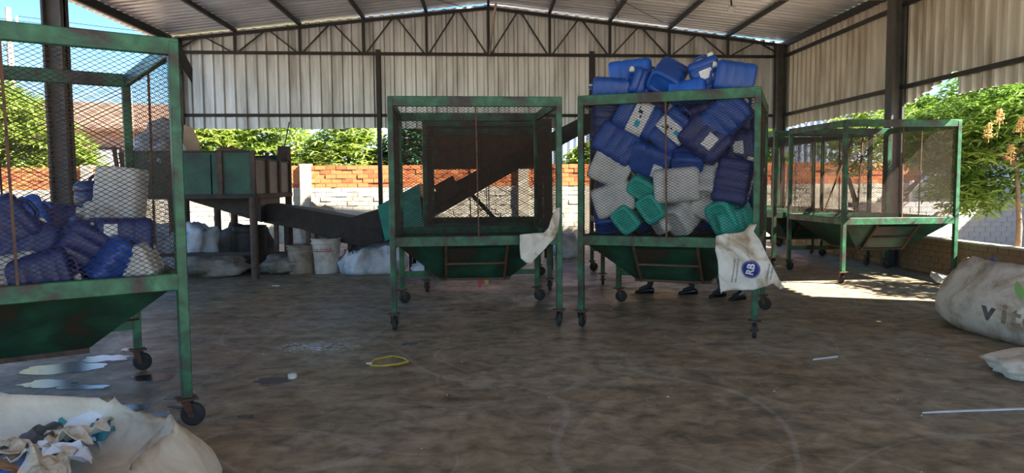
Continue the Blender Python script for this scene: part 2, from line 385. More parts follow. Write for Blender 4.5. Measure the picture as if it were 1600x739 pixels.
# floodlight under the near truss
fp = at(1143, 11, Y2-.1); fld = empty('floodlight', fp); tag(fld, 'small floodlight hanging from the tan truss beam', 'lamp')
MB().box((0, 0, -.03), (.13, .06, .10), Euler((.5, 0, .3)).to_matrix()).build('housing', M['lamp'], fld)
MB().box((-.012, -.032, -.045), (.10, .012, .075), Euler((.5, 0, .3)).to_matrix()).build('glass', M['glass'], fld)
MB().bar((0, .0, .03), (0, .06, 5.0-fp.z), .03, .012).build('bracket', M['steel_dark'], fld)

# ------------------------------------------------------------------ brick walls
def brick_wall(root, p0, dirv, length, z0, rows, bl, bh, bd, mats, single=None, jitter=.006, joint=.012, stuff_name='brick_courses', core=None):
    """bricks from p0 along dirv; those for which single(pos) is true are objects of their own, the rest one joined mesh"""
    ang = math.atan2(dirv.y, dirv.x); rm = Euler((0, 0, ang)).to_matrix()
    meshes = []
    for m in mats:
        b = MB(); b.box((0, 0, 0), (bl-joint, bd, bh-joint)); meshes.append(b.mesh('brick', m))
    st = [MB() for _ in mats]; n = 0
    for r_ in range(rows):
        off = bl/2 if r_ % 2 else 0; x = -off
        while x < length:
            c = p0 + dirv*(x+bl/2); c = Vector((c.x, c.y, z0+(r_+.5)*bh))
            nrm = Vector((dirv.y, -dirv.x, 0)); c += nrm*rnd.uniform(-jitter, jitter)
            k = rnd.randrange(len(mats)); x += bl
            if single and n < 300 and single(c):
                linked('brick', meshes[k], root, c, (rnd.uniform(-.01, .01), rnd.uniform(-.008, .008), ang)); n += 1
            else: st[k].box(c, (bl-joint, bd, bh-joint), rm)
    for b, m in zip(st, mats):
        if b.v: tag(b.build(stuff_name, m, root), kind='stuff')
    if core:
        MB().bar(p0+Vector((0,0,z0+rows*bh/2-.004)), p0+dirv*length+Vector((0,0,z0+rows*bh/2-.004)), bd*.8, rows*bh-.012).build('mortar_core', core, root)
def px_x(c):
    d = Vector(c)-EYE; return 800 + F_PX*d.dot(CR)/d.dot(_f)
YW = 20.8
wall_yard = empty('wall_yard'); tag(wall_yard, 'boundary wall behind the shed, pale mortared base below orange hollow bricks', 'wall', kind='structure')
vis = lambda c: (px_x(c) > 15 and px_x(c) < 170) or (455 < px_x(c) < 905) or (1225 < px_x(c) < 1330)
brick_wall(wall_yard, Vector((-19, YW, 0)), Vector((1, 0, 0)), 31.5, 1.53, 5, .30, .125, .16, [M['brick'], M['brick2'], M['brick']], vis, .012, .014, 'brick_upper_courses', M['mortar'])
brick_wall(wall_yard, Vector((-19, YW, 0)), Vector((1, 0, 0)), 31.5, -.03, 12, .30, .13, .165, [M['brick_pale']], None, .008, .012, 'mortared_courses', M['mortar'])
for x in (-5.15, -11.2, 1.0, 7.0):
    MB().box((x, YW-.03, 1.09), (.30, .26, 2.22)).build('pilaster', M['mortar'], wall_yard)
wall_low = empty('wall_sill'); tag(wall_low, 'low brown brick sill wall along the right side of the shed', 'wall', kind='structure')
brick_wall(wall_low, Vector((XR+.02, YB(XR), 0)), Vector((0, -1, 0)), 10.1, 0, 6, .22, .10, .14, [M['brick_brown']], lambda c: px_x(c) > 1345 and px_x(c) < 1615, .006, .010, 'brick_courses', M['brick_brown'])
MB().bar((XR+.02, YB(XR), .61), (XR+.02, 8.72, .61), .17, .03).build('coping', M['mortar'], wall_low)
# closed masonry stretch of the right side, nearer than the photograph sees
nw_ = MB().box((XR+.04, 4.9, 1.5), (.14, 7.6, 3.0)).build('wall_near', M['brick_brown']); tag(nw_, 'brown rendered masonry wall closing the near right side', 'wall', kind='structure')
# whitewashed wall outside right
wall_white = empty('wall_outer'); tag(wall_white, 'whitewashed brick wall standing in the yard behind the mango tree', 'wall', kind='structure')
brick_wall(wall_white, Vector((8.3, 16.2, 0)), Vector((1, 0, 0)), 6.6, -.03, 10, .25, .115, .14, [M['brick_white']], lambda c: px_x(c) < 1620 and px_x(c) > 1430, .004, .008, 'brick_courses', M['brick_white'])
pw = MB().box((13.2, 19.6, .78), (3.2, .15, 1.65)).build('plaster_wall', M['white_plaster']); tag(pw, 'bright white plastered wall beyond the whitewashed bricks', 'wall', kind='structure')

# ------------------------------------------------------------------ cages on casters
CW = 1.9; CH = 2.55; RZ0, RZ1 = .92, 1.03; PW = .065
def diamond_mesh(wd, z0, z1, cw=.052, ch=.0148, t=.0038, bulge=None):
    """expanded metal in the local xz plane, three-sided strands"""
    mb = MB(); nx = int(wd/cw); nz = int((z1-z0)/ch)*1
    cw = wd/nx; ch = (z1-z0)/nz
    fn = bulge or (lambda x, z: 0.0)
    def strand(a, b):
        d = Vector((b[0]-a[0], 0, b[1]-a[1])); L = d.length; d /= L; n = Vector((-d.z, 0, d.x))*t*.5
        v = []
        for q in (a, b):
            c = Vector((q[0], fn(q[0], q[1]), q[1])); v += [c+n+Vector((0, t*.35, 0)), c-n+Vector((0, t*.35, 0)), c+Vector((0, -t*.5, 0))]
        mb.add(v, ((0,1,4,3),(1,2,5,4),(2,0,3,5)))
    for j in range(nz):
        for i in range(nx):
            x0 = -wd/2+i*cw; zz = z0+j*ch
            if j % 2 == 0: strand((x0, zz), (x0+cw/2, zz+ch)); strand((x0+cw, zz), (x0+cw/2, zz+ch))
            else: strand((x0+cw/2, zz), (x0, zz+ch)); strand((x0+cw/2, zz), (x0+cw, zz+ch))
    return mb
MESH_PANEL = diamond_mesh(CW-.06, RZ1-.01, CH-.09).mesh('mesh_panel', M['mesh'], fix=False)
HB = .40; HZ = .49; TH = CW/2-.07
def make_cage(cang, door=0):
    root = empty('cage_cart'); h = CW/2-PW/2
    for sx in (-1, 1):
        for sy in (-1, 1):
            mb = MB(); x, y = sx*h, sy*h
            mb.box((x, y, (.19+CH-.02)/2), (PW, PW, CH-.02-.19))
            bevel(mb.build('post', M['green'], root), .006)
            ca = MB(); ca.box((x, y, .185), (.13, .11, .012))
            a = cang[(sx, sy)]
            ca.cyl((x, y, .17), (x, y, .185), .035, 12)
            ox, oy = math.cos(a)*.035, math.sin(a)*.035; px_, py_ = -math.sin(a), math.cos(a)
            for s in (-1, 1):
                ca.prism([(x+px_*s*.032-math.cos(a)*.03, y+py_*s*.032-math.sin(a)*.03, .17), (x+px_*s*.032+math.cos(a)*.03, y+py_*s*.032+math.sin(a)*.03, .17),
                          (x+px_*s*.032+ox*1.5, y+py_*s*.032+oy*1.5, .065), (x+px_*s*.032+ox*.5, y+py_*s*.032+oy*.5, .065)], (px_*s, py_*s, 0), .005)
            ca.cyl((x+ox-px_*.045, y+oy-py_*.045, .078), (x+ox+px_*.045, y+oy+py_*.045, .078), .008, 8)
            cst = ca.build('caster', M['rust'], root)
            wv = MB(); prof = [(.0, -.022), (.055, -.022), (.072, -.02), (.078, -.012), (.078, .012), (.072, .02), (.055, .022), (.0, .022)]
            wv.lathe(prof, 20); rm = Matrix.Translation((x+ox, y+oy, .0785)) @ Matrix.Rotation(a, 4, 'Z') @ Matrix.Rotation(R(90), 4, 'X')
            wv.v = [tuple(rm @ Vector(q)) for q in wv.v]
            wv.build('wheel', M['rubber'], cst, True)
    e = CW/2
    for s in (-1, 1):
        for nm, z0, z1, th in (('top_rail', CH-.11, CH, .05), ('floor_rail', RZ0, RZ1, .06)):
            bevel(MB().box((0, s*(e-th/2-.005), (z0+z1)/2), (CW-(0 if nm == 'top_rail' else 2*PW-.01), th, z1-z0)).build(nm, M['green'], root), .006)
            bevel(MB().box((s*(e-th/2-.005), 0, (z0+z1)/2), (th, CW-2*(th+.0), z1-z0-.008)).build(nm, M['green'], root), .006)
    for i, (dx, dy, a) in enumerate(((0, -1, 0), (1, 0, 90), (0, 1, 180), (-1, 0, 270))):
        o = linked('mesh_panel', MESH_PANEL, root, (dx*(e-.03), dy*(e-.03), 0), (0, 0, R(a))); tag(o, kind='stuff')
        MB().bar((dx*(e-.018)+.02*abs(dy), dy*(e-.018)+.02*abs(dx), RZ1-.005), (dx*(e-.018)+.0*abs(dy), dy*(e-.018), CH-.1), .016, .016).build('brace_bar', M['rust'], root)
        # hopper side
        rm = Matrix.Rotation(R(a), 4, 'Z')
        q = [Vector((-TH, -TH, RZ0+.02)), Vector((TH, -TH, RZ0+.02)), Vector((HB, -HB, HZ)), Vector((-HB, -HB, HZ))]
        q = [rm @ v for v in q]; nn = (q[1]-q[0]).cross(q[3]-q[0]).normalized()
        MB().prism(q, nn, .006).build('hopper_side', M['hopper'], root)
        # rim at the outlet
        p = [rm @ Vector((-HB-.02, -HB, HZ)), rm @ Vector((HB+.02, -HB, HZ))]
        MB().bar(p[0], p[1], .035, .035).build('outlet_rim', M['rust'], root)
        if i == door:
            lt = lambda u, t: rm.to_3x3() @ Vector((u, -TH+(TH-HB)*t - .014, (RZ0+.02)+(HZ-RZ0-.02)*t - .008))
            d = MB(); d.prism([lt(-.33, .1), lt(.33, .1), lt(.33, .97), lt(-.33, .97)], rm.to_3x3() @ Vector((0, -.6, -.75)).normalized(), .008)
            dr = d.build('hopper_door', M['hopper'], root)
            for A, B in (((-.34, .03), (-.34, .98)), ((.34, .03), (.34, .98)), ((-.34, .5), (.34, .5)), ((-.34, .95), (.34, .95))):
                MB().bar(lt(*A)+rm.to_3x3() @ Vector((0, -.012, -.01)), lt(*B)+rm.to_3x3() @ Vector((0, -.012, -.01)), .03, .02).build('door_bar', M['rust'], dr)
        if i == 2:
            MB().bar((-e+PW, e-.04, .40), (e-PW, e-.04, .40), .03, .07).build('tie_rail', M['green'], root)
    # outlet tray
    MB().box((0, 0, HZ-.01), (2*HB, 2*HB, .012)).build('outlet_gate', M['hopper'], root)
    return root
near_cage = make_cage({(1,-1): -.45, (1,1): -.55, (-1,-1): .4, (-1,1): .9}, 3)
proto_cage = make_cage({(1,-1): 1.62, (1,1): -.25, (-1,-1): 1.48, (-1,1): .35})
def place(root, corner, t, which='FL'):
    sx = {'FL': 1, 'FR': -1}[which]
    lx, ly = sx*CW/2, CW/2
    root.location = (corner[0]+lx*math.cos(t)-ly*math.sin(t), corner[1]+lx*math.sin(t)+ly*math.cos(t), 0)
    root.rotation_euler = (0, 0, t); return root
G_CAGE = 'green mesh cage carts'
cages = {}
for key, c, t, wh, lab in (
    ('E', (-1.985, 4.8185), .603, 'FR', 'nearest green mesh cage cart, at far left, partly filled with blue and white jerrycans'),
    ('A', (-1.078, 7.8885), .07, 'FL', 'empty green mesh cage cart in the middle with a dirty cloth over its rail'),
    ('C', (.977, 7.954), -.405, 'FL', 'green mesh cage cart heaped over the top with blue, white and teal jerrycans'),
    ('F', (5.492, 11.07), .047, 'FL', 'sunlit empty mesh cage cart beside the mango tree at right'),
    ('B', (-.96, 10.68), .02, 'FL', 'empty mesh cage cart directly behind the empty middle cage'),
    ('D', (1.75, 11.25), -.05, 'FL', 'mesh cage cart hidden behind the heaped cage, only its casters showing'),
    ('G', (5.33, 13.42), .03, 'FL', 'mesh cage cart second in the row along the right wall'),
    ('H', (5.3, 15.75), .02, 'FL', 'mesh cage cart last in the row along the right wall, by the back corner')):
    o = near_cage if key == 'E' else (proto_cage if key == 'A' else None)
    if o is None: o = copy_tree(proto_cage)
    place(o, c, t, wh); tag(o, lab, 'cage cart', G_CAGE); cages[key] = o
# the right side of the nearest cage is bulged and its back braces bent
bul = diamond_mesh(CW-.06, RZ1-.01, CH-.04, bulge=lambda x, z: -.13*max(0, math.sin(math.pi*min(1, max(0, (z-1.6)/1.15))))*max(0, math.cos(x/1.9*2.4))).mesh('mesh_panel', M['mesh'], fix=False)
for ch in cages['E'].children:
    if ch.name.startswith('mesh_panel') and ch.location.x > .5: ch.data = bul
bent = MB(); e = CW/2
bent.prism([(e, -e, CH-.02), (e+.10, -e+.1, CH-.17), (e+.095, -e+.1, CH-.27), (e, -e, CH-.16)], Vector((.05, 1, 0)).normalized(), .006)
bent.build('bent_side_flap', M['steel_dark'], cages['E'])
# loose leaning bars inside the sunlit cages
for key, lst in (('F', ((-.3, .2, .25, -.1), (.35, -.3, .42, -.2))), ('G', ((.1, .6, .2, .5),))):
    for x0, y0, x1, y1 in lst:
        MB().bar((x0, e-.05, 1.0), (x1, e-.05, 2.45), .02, .02).build('brace_bar', M['rust'], cages[key])
# handle loop below the nearest cage
MB().tube([(.52, -.1, .60), (.78, -.1, .62), (.76, -.1, .70), (.5, -.1, .72)], .011, 6).build('pull_handle', M['rust'], cages['E'])

# ------------------------------------------------------------------ jerrycans
def sup(n, a, b, e=.5):
    return [(a*math.copysign(abs(math.cos(2*math.pi*k/n))**e, math.cos(2*math.pi*k/n)), b*math.copysign(abs(math.sin(2*math.pi*k/n))**e, math.sin(2*math.pi*k/n))) for k in range(n)]
JW, JD, JH = .19, .15, .52
def can_body():
    mb = MB(); n = 28; ring = sup(n, 1, 1, .42)
    prof = [(.012, .50), (.012, .58), (0, .64), (0, .84), (.01, .94), (.04, 1), (.13, 1), (.138, .965), (.158, .965), (.166, 1), (.25, 1), (.258, .975), (.274, .975), (.282, 1), (.36, 1), (.368, .965), (.386, .965), (.394, 1), (.425, 1), (.455, .95), (.475, .84), (.482, .70), (.472, .6), (.472, .3)]
    v = []; f = []
    for z, s in prof:
        off = 1-s
        for x, y in ring: v.append((x*(JW-off*JD), y*JD*s, z))
    for i in range(len(prof)-1):
        for k in range(n):
            a = i*n+k; b = i*n+(k+1) % n; f.append((a, b, b+n, a+n))
    f.append(tuple(range(n))[::-1]); f.append(tuple(range((len(prof)-1)*n, len(prof)*n)))
    return mb.add(v, f)
CB = {c: can_body().mesh('jerrycan_body', M[c], True) for c in ('blue', 'navy', 'sky', 'white', 'teal')}
def hmesh(c):
    mb = MB(); mb.tube([(-.085, 0, .462), (-.075, 0, .505), (-.05, 0, .525), (.04, 0, .525), (.062, 0, .505), (.07, 0, .462)], .017, 8); mb.box((-.115, 0, .47), (.07, .16, .03)); return mb.mesh('handle', M[c], True)
HM = {c: hmesh(c) for c in CB}
cm = MB(); cm.lathe([(0, .47), (.03, .47), (.03, .487), (.037, .487), (.039, .492), (.039, .522), (.034, .527), (0, .527)], 16, (.125, .0, 0))
CAPM = {'cap': cm.mesh('cap', M['cap'], False), 'navy': cm.mesh('cap', M['navy'], False)}
lb = MB(); lb.box((0, -.1515, .30), (.15, .004, .11)); LBL = lb.mesh('label', M['label'])
lb = MB(); lb.box((0, -.154, .0), (.034, .002, .05)); lb.box((.045, -.154, .02), (.03, .002, .02)); lb.box((-.04, -.154, -.025), (.04, .002, .012)); PRN = lb.mesh('print', M['label_print'])
lb = MB(); lb.box((0, -.156, .0), (.07, .002, .055)); CYN = lb.mesh('print', M['label_cyan'])
def band_mesh():
    mb = MB(); n = 28; ring = sup(n, 1, 1, .42); v = []; f = []
    for z in (.175, .245, .29, .355):
        for x, y in ring: v.append((x*(JW+.0035), y*(JD+.0035), z))
    for i in range(3):
        for k in range(n):
            a = i*n+k; b = i*n+(k+1) % n; f.append((a, b, b+n, a+n))
    return mb.add(v, f).mesh('wrap_label', M['label'], True)
BAND = band_mesh()
rb = MB()
for q in (-.09, -.045, 0, .045, .09): rb.box((q, 0, .006), (.016, .17, .018))
RIB = {c: rb.mesh('base_ribs', M[c]) for c in ('teal', 'white')}
def can_axes(pos, a, tl, rl):
    v = (EYE-pos); v.z = 0; v.normalize()
    r_ = Vector((-v.y, v.x, 0)); up = Vector((0, 0, 1))
    c = (r_*math.cos(R(a)) + up*math.sin(R(a)))*math.cos(R(tl)) + v*math.sin(R(tl)); c.normalize()
    n = v - c*v.dot(c)
    if n.length < .2: n = up - c*up.dot(c)
    n.normalize(); n = Matrix.Rotation(R(rl), 3, c) @ n
    Y = -n; return Y.cross(c), Y, c
def can_in_cage(cg, px, py, delta, a, tl, rl, sc, open_top=False):
    """a resting place inside the cage: touching the front mesh (plus delta) and clear of the sides"""
    ez = Matrix.Rotation(cg.rotation_euler.z, 3, 'Z'); fx = ez @ Vector((1, 0, 0)); fy = ez @ Vector((0, 1, 0)); base = Vector(cg.location); L = CW/2-.035
    p = on_plane(px, py, base-fy*(L-.2), fy)
    for _ in range(3):
        X, Y, c = can_axes(p, a, tl, rl)
        ext = lambda d: .93*sc*(abs(X.dot(d))*JW + abs(Y.dot(d))*JD + abs(c.dot(d))*.255)
        p = on_plane(px, py, base-fy*(L-ext(fy)-.005-delta), fy)
    q = (p-base).dot(fx); ex = ext(fx)
    p += fx*(max(-L+ex, min(L-ex, q)) - q)
    return p
def can_at(pos, colr, a, tl, rl, label, group, sc=1.0, deco=None, capc='cap', toward=None):
    """a: direction of the cap in the picture (deg, 0 right, 90 up); tl: lean of the cap towards the viewer; rl: turn about the long axis"""
    pos = Vector(pos); X, Y, c = can_axes(pos, a, tl, rl)
    root = empty('jerrycan')
    m = Matrix(((X.x, Y.x, c.x, 0), (X.y, Y.y, c.y, 0), (X.z, Y.z, c.z, 0), (0, 0, 0, 1)))
    root.matrix_world = Matrix.Translation(pos - c*(.25*sc)) @ m @ Matrix.Scale(sc, 4)
    linked('body', CB[colr], root); linked('handle', HM[colr], root); linked('cap', CAPM[capc], root)
    if colr in RIB: linked('base_ribs', RIB[colr], root)
    if deco == 'label': linked('label', LBL, root)
    if deco == 'corner': linked('label', LBL, root, (.06, 0, .06))
    if deco == 'band':
        b_ = linked('wrap_label', BAND, root); linked('print', PRN, b_, (-.06, 0, .25)); linked('print', CYN, b_, (.07, .001, .27))
    tag(root, label, 'jerrycan', group); return root
def pack(cg, items, zmin, iters=70):
    """items: (pos, colour, a, tl, rl, label, group, scale, deco, keep); settle them apart inside the cage, then build"""
    n = len(items); P = np.array([list(i[0]) for i in items]); P0 = P.copy(); keep = np.array([i[9] for i in items])
    ez = Matrix.Rotation(cg.rotation_euler.z, 3, 'Z'); fx = ez @ Vector((1, 0, 0)); fy = ez @ Vector((0, 1, 0)); base = np.array(cg.location); FX, FY = np.array(fx), np.array(fy); L = CW/2-.04
    off = []; rad = []; own = []; ext = []
    for i, it in enumerate(items):
        X, Y, c = can_axes(Vector(it[0]), it[2], it[3], it[4]); sc = it[7]
        for u in (-.135, 0, .135):
            for v in (-.055, .055): off.append(list((c*u + X*v)*sc)); rad.append(.138*sc); own.append(i)
        f_ = lambda d: sc*(abs(X.dot(d))*JW + abs(Y.dot(d))*JD + abs(c.dot(d))*.255)*.97
        ext.append([f_(fx), f_(fy), f_(Vector((0, 0, 1)))])
    off = np.array(off); rad = np.array(rad); own = np.array(own); ext = np.array(ext); RS = rad[:, None]+rad[None, :]; same = own[:, None] == own[None, :]
    for k in range(iters):
        S = P[own]+off; D = S[:, None, :]-S[None, :, :]; dist = np.linalg.norm(D, axis=2)+1e-6
        pen = np.where(same, 0, np.maximum(0, RS-dist)); F = (D/dist[..., None]*pen[..., None]).sum(1)
        mv = np.zeros_like(P); np.add.at(mv, own, F); cnt = np.zeros(n); np.add.at(cnt, own, (pen > 0).sum(1)); mv /= np.maximum(1, cnt)[:, None]
        P = P + mv*.55
        d0 = (P0-P)*keep[:, None]; P += d0
        q = (P-base); lx = q@FX; ly = q@FY
        lx2 = np.clip(lx, -L+ext[:, 0], L-ext[:, 0]); ly2 = np.clip(ly, -L+ext[:, 1], L-ext[:, 1])
        P += FX*(lx2-lx)[:, None] + FY*(ly2-ly)[:, None]; P[:, 2] = np.maximum(P[:, 2], zmin+ext[:, 2])
    for i, it in enumerate(items): can_at(Vector(P[i]), *it[1:7], it[7], it[8])
GC = 'jerrycans heaped in the full cage'
cC = cages['C']; nC = Vector((math.sin(-.405), -math.cos(-.405), 0)); frontC = Vector((.977, 7.954, 0))   # outward normal of the front
CANS_C = [
 (919,196,.24,'navy',88,5,10,None,'dark navy can squeezed in the top left corner of the heaped cage',1.05),
 (1000,188,.24,'blue',-27,5,0,'band','blue can with wide white wrap label near the top of the heaped cage',1.12),
 (964,226,.24,'blue',-32,8,0,None,'plain royal blue can tilted under the wrap-labelled one, left of centre',1.12),
 (1015,249,.24,'blue',-22,6,20,'corner','royal blue can right above the teal can with the black hole',1.05),
 (1052,206,.24,'blue',48,10,0,'band','blue can with white and cyan wrap label behind the thin middle bar',1.02),
 (1106,213,.26,'navy',-40,4,0,'label','navy can with square white label at the middle of the heaped cage',1.15),
 (1153,188,.24,'blue',42,6,0,None,'big royal blue can in the upper right of the heaped cage',1.16),
 (1075,245,.26,'blue',86,-48,0,None,'blue can showing its rounded ribbed base under the white wrap label',1.0),
 (1110,176,.42,'navy',20,0,15,None,'dark navy can under the top rail, right of the middle bar',1.05),
 (1160,240,.40,'navy',5,0,0,'label','navy can with white label against the right post, mid height',1.05),
 (1151,284,.23,'navy',78,-4,0,None,'flat-faced navy can leaning in the right half of the heaped cage',1.12),
 (937,266,.23,'white',-24,5,0,None,'white can at the left post, the upper of two white cans there',1.02),
 (985,271,.40,'white',-28,0,10,None,'shaded white can between the royal blue and teal cans',1.0),
 (1004,293,.22,'teal',60,-72,0,None,'teal can, base outward, with a black hole near its top',.86),
 (960,311,.23,'white',18,5,0,None,'white can with a dark scratch at lower left of the heaped cage',1.05),
 (1062,285,.23,'white',4,4,0,None,'large white can lying level just right of the middle bar',1.12),
 (1109,281,.22,'white',78,-25,60,None,'dirty white can standing on end between white and navy cans',1.0),
 (1028,325,.22,'teal',35,-70,0,None,'teal can, base outward, crossed by the thin middle bar',.95),
 (977,346,.22,'teal',40,-72,0,None,'teal can, base outward, lowest on the left just above the rail',.92),
 (1068,332,.24,'white',50,-40,30,None,'white can with faint red print leaning above the bottom rail',1.05),
 (920,308,.34,'navy',80,0,20,'corner','navy can with small white label by the left post, low',1.02),
 (930,353,.28,'blue',95,-40,0,None,'blue can lying on the bottom rail at the left post',.98),
 (1012,357,.52,'blue',25,6,15,None,'blue can lying between two teal cans on the bottom rail',.9),
 (1099,348,.40,'blue',12,28,30,None,'blue can with cream cap facing out above the bottom rail',1.05),
 (1160,334,.23,'teal',35,-62,10,None,'large teal can with ridged base in the lower right corner',1.12),
 (1127,318,.42,'white',-30,0,0,None,'shaded white can behind the lower right blue can',1.0),
 (1050,362,.30,'white',30,-30,0,None,'white can mostly hidden by the bottom rail in the middle',.85),
 (925,246,.36,'navy',-50,0,0,'corner','navy can with torn white label above the upper left white can',1.0),
 (1177,305,.36,'white',75,0,70,None,'narrow slice of white can against the right post',1.0),
 (920,226,.45,'navy',0,0,0,None,'navy can in shadow at the left post below the top corner can',.95),
 (1043,163,.42,'navy',-15,0,0,'label','navy can with white label tucked under the top rail centre',1.0),
 (1078,205,.55,'navy',70,0,0,None,'navy can in deep shade behind the middle bar',1.0),
 (960,168,.5,'navy',10,0,0,None,'navy can in deep shade under the top rail at left',1.0),
 (1148,360,.3,'teal',15,-20,0,None,'teal can peeking out beside the hanging sack',.8),
 (1085,275,.5,'navy',30,0,0,None,'navy can in deep shade between the white cans',1.0),
]
ITC = []
for px, py, ins, c, a, tl, rl, dc, lab, sc in CANS_C:
    ITC.append((can_in_cage(cC, px, py, max(0, ins-.26), a, tl, rl, sc*.88), c, a, tl, rl, lab, GC, sc*.88, dc, .16 if ins < .3 else .08))
TOP_C = [
 (944,140,.30,'blue',175,5,80,None,'blue can lying flat on top of the heap, leftmost',.95),
 (986,124,.55,'sky',5,0,0,None,'bright blue can on top of the heap, second from left',1.12),
 (1010,133,.34,'blue',160,25,0,None,'blue can with cream cap on top of the heap',.9),
 (1042,126,.30,'blue',60,-55,0,None,'royal blue can with ribbed base on top of the heap, mid way',1.0),
 (1104,125,.34,'blue',110,5,0,'label','blue can with white paper label on top of the heap',.98),
 (1082,140,.30,'sky',5,15,80,None,'flat lying bright blue can sunk between the top cans',.9),
 (1170,124,.34,'blue',170,8,0,None,'blue can on top of the heap, rightmost, by the corner post',.95),
 (1140,134,.6,'navy',20,0,0,'label','navy can with white label sunk on top of the heap at right',.95),
]
for px, py, ins, c, a, tl, rl, dc, lab, sc in TOP_C:
    ITC.append((can_in_cage(cC, px, py, max(0, ins-.26), a, tl, rl, sc*.88), c, a, tl, rl, lab, GC, sc*.88, dc, .2))
# the rest of the heap behind the front cans
fr = random.Random(3)
for iz in range(5):
    for ix in range(4):
        for iy in range(2):
            lx = -.66+ix*.44+fr.uniform(-.03, .03); ly = .12+iy*.48+fr.uniform(-.02, .02); lz = 1.14+iz*.285
            p = cC.matrix_basis @ Vector((lx, ly, lz+.02))
            ITC.append((p, fr.choice(['blue', 'navy', 'navy', 'white', 'blue', 'teal']), fr.choice([0, 180]) + fr.uniform(-15, 15), fr.uniform(-12, 12), 90+fr.uniform(-20, 20), 'jerrycan buried in the heap behind the front row of the full cage', GC, .86, None, .05))
pack(cC, ITC, 1.0)
GE = 'jerrycans at the bottom of the nearest cage'
cE = cages['E']; frontE = Vector((-1.985, 4.8185, 0)); nE = Vector((math.sin(.603), -math.cos(.603), 0))
CANS_E = [
 (206,312,.75,'white',-96,0,25,None,'tall white can standing upright on the pile in the nearest cage',.98),
 (156,322,1.1,'navy',92,0,30,None,'navy can standing upright behind the tall white can',.95),
 (172,352,.75,'white',170,10,40,None,'white can lying below the tall white can at its left',.9),
 (247,358,.7,'white',-30,0,30,None,'white can sloping down to the right post of the nearest cage',.85),
 (188,374,.45,'navy',178,8,0,'corner','navy can with white label lying mid pile in the nearest cage',.85),
 (229,388,.42,'navy',-38,8,20,None,'navy can tilted under the sloping white can',.85),
 (188,420,.25,'blue',50,0,30,None,'blue can with shiny edge resting on the rail of the nearest cage',.76),
 (264,404,.25,'white',20,-75,0,None,'white can, base outward, at the right corner of the nearest cage',.8),
 (55,388,.45,'navy',158,5,10,None,'large navy can lying across the left of the nearest cage',1.12),
 (126,402,.4,'navy',55,5,10,None,'navy can leaning at the centre of the nearest cage',1.02),
 (104,356,.9,'navy',170,0,20,None,'dark navy can at the back of the nearest cage beside the column',1.0),
 (5,365,.5,'navy',35,0,0,None,'navy can cut by the left picture edge in the nearest cage',1.0),
 (18,436,.25,'white',10,-30,0,None,'white can at the lower left edge behind the rail',.85),
 (60,440,.3,'navy',15,5,0,None,'navy can half hidden by the rail of the nearest cage',.85),
 (232,420,.62,'blue',20,15,20,None,'blue can low beside the white base-outward can',.8),
 (140,440,.5,'navy',5,0,40,None,'navy can sunk behind the rail mid way in the nearest cage',.9),
 (35,345,.95,'sky',20,0,0,None,'bright blue can at the back left of the nearest cage',.85),
]
ITE = []
for px, py, ins, c, a, tl, rl, dc, lab, sc in CANS_E:
    ITE.append((can_in_cage(cE, px, py, max(0, ins-.26), a, tl, rl, sc), c, a, tl, rl, lab, GE, sc*.84, dc, .45))
for ix in range(3):
    for iy in range(2):
        p = cE.matrix_basis @ Vector((-.5+ix*.47, .1+iy*.45, 1.16))
        ITE.append((p, fr.choice(['navy', 'blue', 'navy']), fr.choice([0, 180]) + fr.uniform(-10, 10), fr.uniform(-5, 5), 90, 'jerrycan buried under the pile in the nearest cage', GE, .72, None, .06))
pack(cE, ITE, .89)
# cans on the floor
g = Vector((-3.08, 4.25, 0))
can_at(g+Vector((0, 0, .21)), 'blue', 90, 0, 5, 'blue can standing on the floor under the nearest cage, left edge', 'jerrycans standing on the floor', .84, None, 'navy')
g = ground(322, 432); can_at(g+Vector((0, .1, .15)), 'navy', 90, 0, 0, 'small dark blue can on the floor under the green sorting bin', 'jerrycans standing on the floor', .62, None, 'navy')

